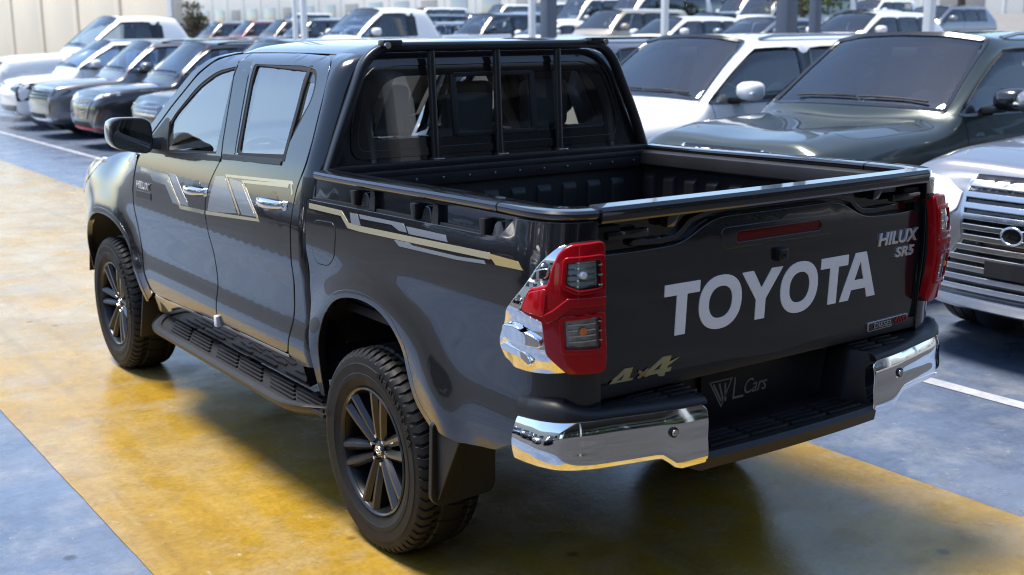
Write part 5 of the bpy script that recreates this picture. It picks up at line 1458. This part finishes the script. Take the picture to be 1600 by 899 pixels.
put(spec(name='parked_suv', H=1.83, belt=1.21, hood=1.08, L=4.95, nose=.86, paint=NAVYP, front=face_rr, clad=.03, roofm=BLACKP, rails=False), 3.05, 14.15, 'charcoal suv with honeycomb grille nearest the door mirror of the pickup')
put(spec(name='parked_suv', H=1.80, belt=1.18, hood=1.06, L=4.75, W=1.88, nose=.88, paint=DGREYP, front=face_vmotion, rails=True, cladm=BLACKPL, clad=.07), 3.00, 17.35, 'dark grey suv with slanted grille and red lower lip')
put(spec(name='parked_suv', H=1.82, belt=1.20, hood=1.08, L=4.70, W=1.88, nose=.90, paint=paint('grey silver paint', (.20, .20, .21), .6, .3), front=face_boxy, rails=True, cladm=BLACKPL, clad=.07), 2.98, 20.2, 'grey suv with black mesh grille and silver lower bumper')
put(spec(name='parked_crossover', H=1.84, belt=1.22, hood=1.10, L=4.75, W=1.90, nose=.86, dc=1.25, dr=2.05, paint=WHITEP, front=face_ev, roofm=BLACKP, rails=False), 3.0, 22.9, 'white crossover with angular black lamps at the left edge', 'crossover')
# pickups
PICK = dict(L=5.6, W=2.0, H=1.96, belt=1.30, hood=1.22, gc=.32, dc=1.62, dr=2.30, de=3.42, pil=(2.86, 3.00, 3.04, 3.10, 3.16), R=.41, fo=.98, wb=3.45, tail=0., noquarter=True, pickup=True, gr=GLK)
def pickup(x, y, label, sc, z):
    sp = spec(name='parked_pickup', paint=WHITEP, front=face_truck, **PICK)
    # the body loft ends at the cab; the open box follows
    sp['L'] = 3.75; o = build_car({**sp, 'wb': 2.2, 'fo': .98})
    for ch in list(o.children):
        if ch.name.startswith(('tail_lamp',)): bpy.data.objects.remove(ch)
    yb = -sp['L']/2; W2 = .985
    for s in (-1, 1):
        hexa('box_side', [(s*W2, yb-.02, .50), (s*(W2-.08), yb-.02, .50), (s*(W2-.08), yb-1.95, .52), (s*W2, yb-1.95, .52), (s*(W2-.01), yb-.02, 1.30), (s*(W2-.09), yb-.02, 1.30), (s*(W2-.09), yb-1.95, 1.33), (s*(W2-.01), yb-1.95, 1.33)], WHITEP, o, .03)
        box('tail_lamp', (s*(W2-.07), yb-1.93, 1.05), (.12, .10, .36), REDL, o, .02)
    box('tailgate', (0, yb-1.93, .92), (1.75, .07, .78), WHITEP, o, .02)
    box('box_floor', (0, yb-.98, .74), (1.8, 1.95, .06), BLACKMT, o, .01)
    car_wheel(o, (-.86, yb-.85, .41), -1, .41, SATIN); car_wheel(o, (.86, yb-.85, .41), 1, .41, SATIN)
    o.location = (x+sp['L']/2*sc, y, z); o.rotation_euler = (0, 0, PI/2); o.scale = (sc,)*3
    tag(o, label, 'pickup truck'); return o
pickup(3.45, 26.4, 'white single-cab pickup at the left edge before the cream wall', 1.22, 0.)
pickup(9.20, 23.2, 'white single-cab pickup standing above the roof line of the foreground cab', 1.08, .415)

# ------------------------------------------------------------------ raised lot: rows of stored vehicles
def proto(sp):
    o = build_car(sp)
    for ch in list(o.children):
        if ch.name.split('.')[0] in ('wheel_well', 'floor_pan', 'arch_lip', 'door_handle', 'wiper', 'mirror_foot', 'mirror_lamp', 'steering_wheel', 'inner_mirror', 'intake'): bpy.data.objects.remove(ch)
    return o
KEY = paint('lot paint', (.2, .2, .2), .3, .35, False)
PT = {
 'suv': (spec(name='stored_suv', paint=KEY, front=face_plain, lev=1, gw=GLD, gf=GLD), 'suv'),
 'hatchback': (spec(name='stored_hatchback', L=4.2, W=1.78, H=1.55, belt=1.02, hood=.93, dc=1.15, dr=1.85, de=3.75, pil=(2.35, 2.45, 3.1, 3.2, 3.6), R=.32, fo=.82, wb=2.6, paint=KEY, front=face_plain, lev=1, gw=GLD, gf=GLD), 'hatchback'),
 'sedan': (spec(name='stored_sedan', L=4.7, W=1.82, H=1.48, belt=1.00, hood=.92, dc=1.30, dr=2.05, de=3.45, pil=(2.5, 2.6, 3.2, 3.26, 3.40), boot=.62, tail=.25, noquarter=True, R=.33, fo=.90, wb=2.75, paint=KEY, front=face_plain, lev=1, gw=GLD, gf=GLD), 'sedan'),
 'van': (spec(name='stored_van', L=5.3, W=1.95, H=2.30, belt=1.30, hood=1.18, dc=.62, dr=1.42, de=5.1, pil=(1.95, 2.05, 3.55, 3.65, 4.85), R=.34, fo=1.05, wb=2.95, tumble=.84, paint=KEY, front=face_plain, lev=1, gw=GLD, gf=GLD, gr=GLK), 'van'),
}
for k in PT: PT[k] = (PT[k][0], PT[k][1], proto(PT[k][0]))
usedp = set()
def lot_car(kind, pm, x, y, label, group, rz=PI/2):
    sp, cat, pr = PT[kind]
    if kind in usedp: o = copy_tree(pr)
    else: o = pr; usedp.add(kind)
    o.location = (x+sp['L']/2, y, lotz(x+sp['L']/2)); o.rotation_euler = (0, math.atan(.03), 0); 
    o.rotation_euler = (0, 0, rz)
    tag(o, label, cat, group)
    for ch in o.children:
        if ch.type == 'MESH' and ch.material_slots and ch.data.materials[0] is KEY:
            ch.material_slots[0].link = 'OBJECT'; ch.material_slots[0].material = pm
    return o
ORD = ['first', 'second', 'third', 'fourth', 'fifth', 'sixth', 'seventh', 'eighth', 'ninth', 'tenth', 'eleventh', 'twelfth', 'thirteenth', 'fourteenth', 'fifteenth', 'sixteenth', 'seventeenth', 'eighteenth', 'nineteenth', 'twentieth']
CN = {'white': WHITEP, 'black': BLACKP, 'dark grey': DGREYP, 'silver': SILVP, 'brown': BROWNP, 'maroon': MAROONP, 'beige': BEIGEP, 'charcoal': NAVYP}
rowC = [(58.5, 'suv', 'dark grey'), (55, 'suv', 'brown'), (51.5, 'suv', 'maroon'), (48, 'suv', 'brown'), (44.8, 'suv', 'dark grey'), (41.5, 'sedan', 'silver'), (37.6, 'hatchback', 'black'), (34.4, 'hatchback', 'silver'), (31.0, 'suv', 'black'), (27.6, 'sedan', 'white'), (24.4, 'suv', 'beige'), (21.2, 'hatchback', 'white'), (18.1, 'sedan', 'silver'), (15.0, 'hatchback', 'white')]
rowD = [(86, 'suv', 'maroon'), (81, 'suv', 'brown'), (76, 'suv', 'dark grey'), (71, 'suv', 'black'), (66.5, 'suv', 'brown'), (62, 'sedan', 'black'), (57.6, 'suv', 'charcoal'), (53.4, 'suv', 'black'), (49.5, 'sedan', 'silver'), (46, 'suv', 'dark grey'), (42.4, 'sedan', 'maroon'), (38.9, 'van', 'white'), (35.4, 'van', 'white'), (31.6, 'hatchback', 'black'), (27.8, 'van', 'white'), (24.2, 'sedan', 'white'), (20.8, 'hatchback', 'silver')]
rowE = [(100, 'van', 'white'), (94, 'suv', 'black'), (88, 'van', 'silver'), (82, 'suv', 'dark grey'), (76.5, 'van', 'white'), (71, 'suv', 'charcoal'), (66, 'van', 'white'), (61, 'van', 'white'), (56.5, 'van', 'white'), (52, 'van', 'silver'), (47.5, 'van', 'white'), (43, 'van', 'white'), (39, 'van', 'white'), (35, 'suv', 'white')]
for xr, row, wd in ((18.3, rowC, 'nearest'), (29.5, rowD, 'middle'), (44.0, rowE, 'farthest')):
    for i, (y, kind, cn) in enumerate(row):
        lot_car(kind, CN[cn], xr+random.uniform(-.3, .3), y, '%s %s, %s from the left in the %s row of the raised lot' % (cn, kind, ORD[i], wd), 'vehicles stored in the raised lot')

# ------------------------------------------------------------------ posts
def post(x, y, wd, h, m_, label, z0, base=True):
    r = empty('canopy_post', (x, y, z0)); tag(r, label, 'post', 'posts rising behind the parked row')
    box('post_shaft', (0, 0, h/2), (wd, wd, h), m_, r, .012)
    box('base_plate', (0, 0, .012), (wd*2, wd*2, .024), SATIN, r, .004)
    for sx in (-1, 1):
        for sy in (-1, 1): lathe('anchor_bolt', [(0, .06), (.014, .06), (.014, .02)], SATIN, r, 6, (sx*wd*.75, sy*wd*.75, 0), 'z')
    return r
PWH = mat('white post paint', (.74, .76, .78), .4, vary=.06); PDK = mat('slate post paint', (.10, .125, .17), .4, vary=.08)
post(14, 32.35, .13, 6, PWH, 'white post, left one of the close pair behind the grey roofs', lotz(14))
post(14, 31.7, .17, 6, PWH, 'white post, right and thicker one of the close pair', lotz(14))
post(14, 19.4, .13, 6, PWH, 'white post just left of the thick slate post above the cab', lotz(14))
post(11, 14.75, .23, 6, PDK, 'thick slate blue post above the middle of the headboard', lotz(11))
post(14, 14.8, .12, 6, PWH, 'thin white post left of the white suv roof', lotz(14))
post(11, 8.82, .23, 6, PDK, 'thick slate blue post above the white suv roof', lotz(11))
post(13.0, 10.0, .15, 6, PDK, 'slimmer dark post right of the thick slate post', lotz(13))
post(14, 8.5, .14, 6, PWH, 'white post above the rear of the white suv', lotz(14))

# ------------------------------------------------------------------ buildings
CREAM = mat('cream render', (.86, .75, .59), .85, vary=.10, vscale=.35, bump=.2, bscale=30)
CREAM2 = mat('pale render', (.66, .66, .64), .85, vary=.08, vscale=.3)
GREYW = mat('grey cladding', (.30, .30, .31), .6, vary=.1, vscale=.6)
DGL = mat('dark shop glass', (.02, .024, .028), .06, coat=.5)
b = empty('boundary_wall', (14.1, 43.2, lotz(14.1))); tag(b, 'tall plain cream wall at the top left behind the white pickup', 'wall')
for i in range(10):
    box('wall_panel', (0, 3.3+6.62*i, 3.3), (.36, 6.6, 6.6), CREAM, b, .012)
    box('coping', (0, 3.3+6.62*i, 6.66), (.50, 6.6, .12), CREAM2, b, .01)
    box('pilaster', (-.20, .35+6.62*i, 3.3), (.16, .62, 6.6), CREAM2 if i == 0 else CREAM, b, .012)
tube('drain_pipe', [(-.24, 14.0, .2), (-.24, 14.0, 6.4)], .045, CREAM2, b, 8)
b = empty('far_warehouse', (108, 170, lotz(108))); tag(b, 'long pale warehouse far behind the stored vans', 'building')
box('wall', (0, 0, 4), (10, 520, 9), CREAM2, b, .03)
for i in range(40): box('wall_rib', (-5.06, -225+9.2*i, 4), (.12, .3, 8.8), PWH, b, .01)
for i in range(39): box('roller_door', (-5.04, -220.4+9.2*i, 2.0), (.10, 5.0, 4.0), SILVP if i % 3 else GREYW, b, .01)
# unseen showroom added behind the camera for dark reflections; building left of the lane
b = empty('added_showroom', (1, -15, 0)); tag(b, 'unseen grey showroom with dark glass front and flat canopy, added for dark reflections', 'building')
box('wall', (0, -2, 3.4), (40, 4, 6.8), GREYW, b, .03)
for i in range(12): g_ = box('window', (-17.6+3.2*i, .02, 1.9), (2.9, .10, 3.2), DGL, b, .01); box('added_window_frame', (-16+3.2*i, .08, 1.9), (.10, .12, 3.3), SATIN, b, .01)  # windows of the added unseen front, there for dark reflections
box('added_canopy', (0, 3.6, 4.9), (40, 7.2, .45), GREYW, b, .03)  # added out of view: blocks sky light from behind, darkening the tailgate
for i in range(6): box('added_canopy_column', (-17.5+7*i, 6.6, 2.35), (.3, .3, 4.7), CREAM2, b, .02)
b = empty('side_building', (-21, 12, 0)); tag(b, 'cream single-storey building along the left side of the lane', 'building')
box('wall', (0, 0, 2.7), (8, 44, 5.4), CREAM, b, .03)
for i in range(9):
    for z in (2.6,): box('window', (4.03, -18+4.5*i, z), (.10, 2.2, 1.6), DGL, b, .01)
# cars on the left of the lane (they show in the pickup's flank)
lotl = [(-1.5, 'suv', 'black'), (1.4, 'sedan', 'white'), (4.2, 'suv', 'dark grey'), (7.1, 'hatchback', 'silver'), (10, 'suv', 'charcoal'), (13, 'sedan', 'black')]
for i, (y, kind, cn) in enumerate(lotl):
    o = lot_car(kind, CN[cn], -12.5, y, '%s %s parked on the left side of the lane, %s from the unseen showroom' % (cn, kind, ORD[i]), 'vehicles parked left of the lane', -PI/2)
    o.location.x = -8.0+.2*math.sin(i*2.); o.location.z = .008

# ------------------------------------------------------------------ planting
LEAF = mat('leaf', (.060, .105, .030), .6, vary=.35, vscale=1.5)
LEAFY = mat('light leaf', (.13, .17, .045), .6, vary=.3, vscale=1.5)
LEAFD = mat('dry leaf', (.13, .11, .065), .7, vary=.3, vscale=2)
BARK = mat('bark', (.09, .07, .055), .9, vary=.3, bump=.6, bscale=30)
def tree(name, loc, h, r, leafm, label, cat, n_=2200, trunk=.10, seed=1, ls=.11, crown=.55, group=None):
    rnd = random.Random(seed); t = empty(name, loc); tag(t, label, cat, group)
    pts = [Vector((.05*math.sin(i*1.3), .05*math.cos(i*1.7), h*.72*i/7)) for i in range(8)]
    rr_ = []
    for i, p in enumerate(pts):
        q = trunk*(1-.75*i/7)+(.35*trunk if i == 0 else 0); rr_.append([p+Vector((q*math.cos(a), q*math.sin(a), 0)) for a in [2*PI*k/9 for k in range(9)]])
    rings('trunk', rr_, BARK, t)
    ends = []
    for k in range(11):
        a = rnd.uniform(0, 2*PI); z = h*(crown-.10+.35*rnd.random()); s0 = Vector((0, 0, z*.80)); e0 = Vector((math.cos(a)*r*rnd.uniform(.4, .85), math.sin(a)*r*rnd.uniform(.4, .85), z+h*.16*rnd.random()))
        mid = (s0+e0)/2+Vector((0, 0, -.05*h)); ends += [e0, (e0+mid)/2]
        tube('limb', [s0, mid, e0], trunk*.22, BARK, t, 6, (.3, .2, .9))
    ends.append(Vector((0, 0, h*.85)))
    V = []; F = []
    for i in range(n_):
        c = rnd.choice(ends); g_ = Vector((rnd.gauss(0, 1), rnd.gauss(0, 1), rnd.gauss(0, .7)))*r*.20
        p = c+g_; nrm = Vector((rnd.gauss(0, 1), rnd.gauss(0, 1), rnd.gauss(.6, 1))).normalized(); u = nrm.orthogonal().normalized(); u.rotate(Matrix.Rotation(rnd.uniform(0, 6.28), 3, nrm)); v = nrm.cross(u); s = ls*rnd.uniform(.6, 1.3)
        b0 = len(V); V += [p-u*s, p-v*s*.42+nrm*s*.12, p+u*s, p+v*s*.42+nrm*s*.12]; F.append((b0, b0+1, b0+2, b0+3))
    o = mesh('crown', V, F, leafm, t); o['kind'] = 'stuff'
    return t
tree('shade_tree', (31.0, 26.2, lotz(31)), 6.5, 2.6, LEAFY, 'light green leafy tree above the white suv roof', 'tree', 5200, .13, 3, .13, .42)
tree('shade_tree', (40.0, 25.9, lotz(40)), 7.5, 2.4, LEAF, 'dark trunked tree at the top right behind the stored cars', 'tree', 4200, .20, 5, .13, .55)
tree('dry_shrub', (14.3, 42.2, lotz(14.3)), 3.0, .55, LEAFD, 'dry brown shrub beside the corner of the cream wall', 'shrub', 700, .05, 9, .10, .5)
for i in range(9):
    tree('hedge_shrub', (-9+2.1*i, -9.2+.3*math.sin(i*2.2), 0), 1.7+.3*math.sin(i*1.7), 1.0, LEAF, 'green hedge shrub in front of the unseen showroom, %s from its left end' % ORD[i], 'shrub', 900, .05, 20+i, .09, .45, 'hedge shrubs before the unseen showroom')
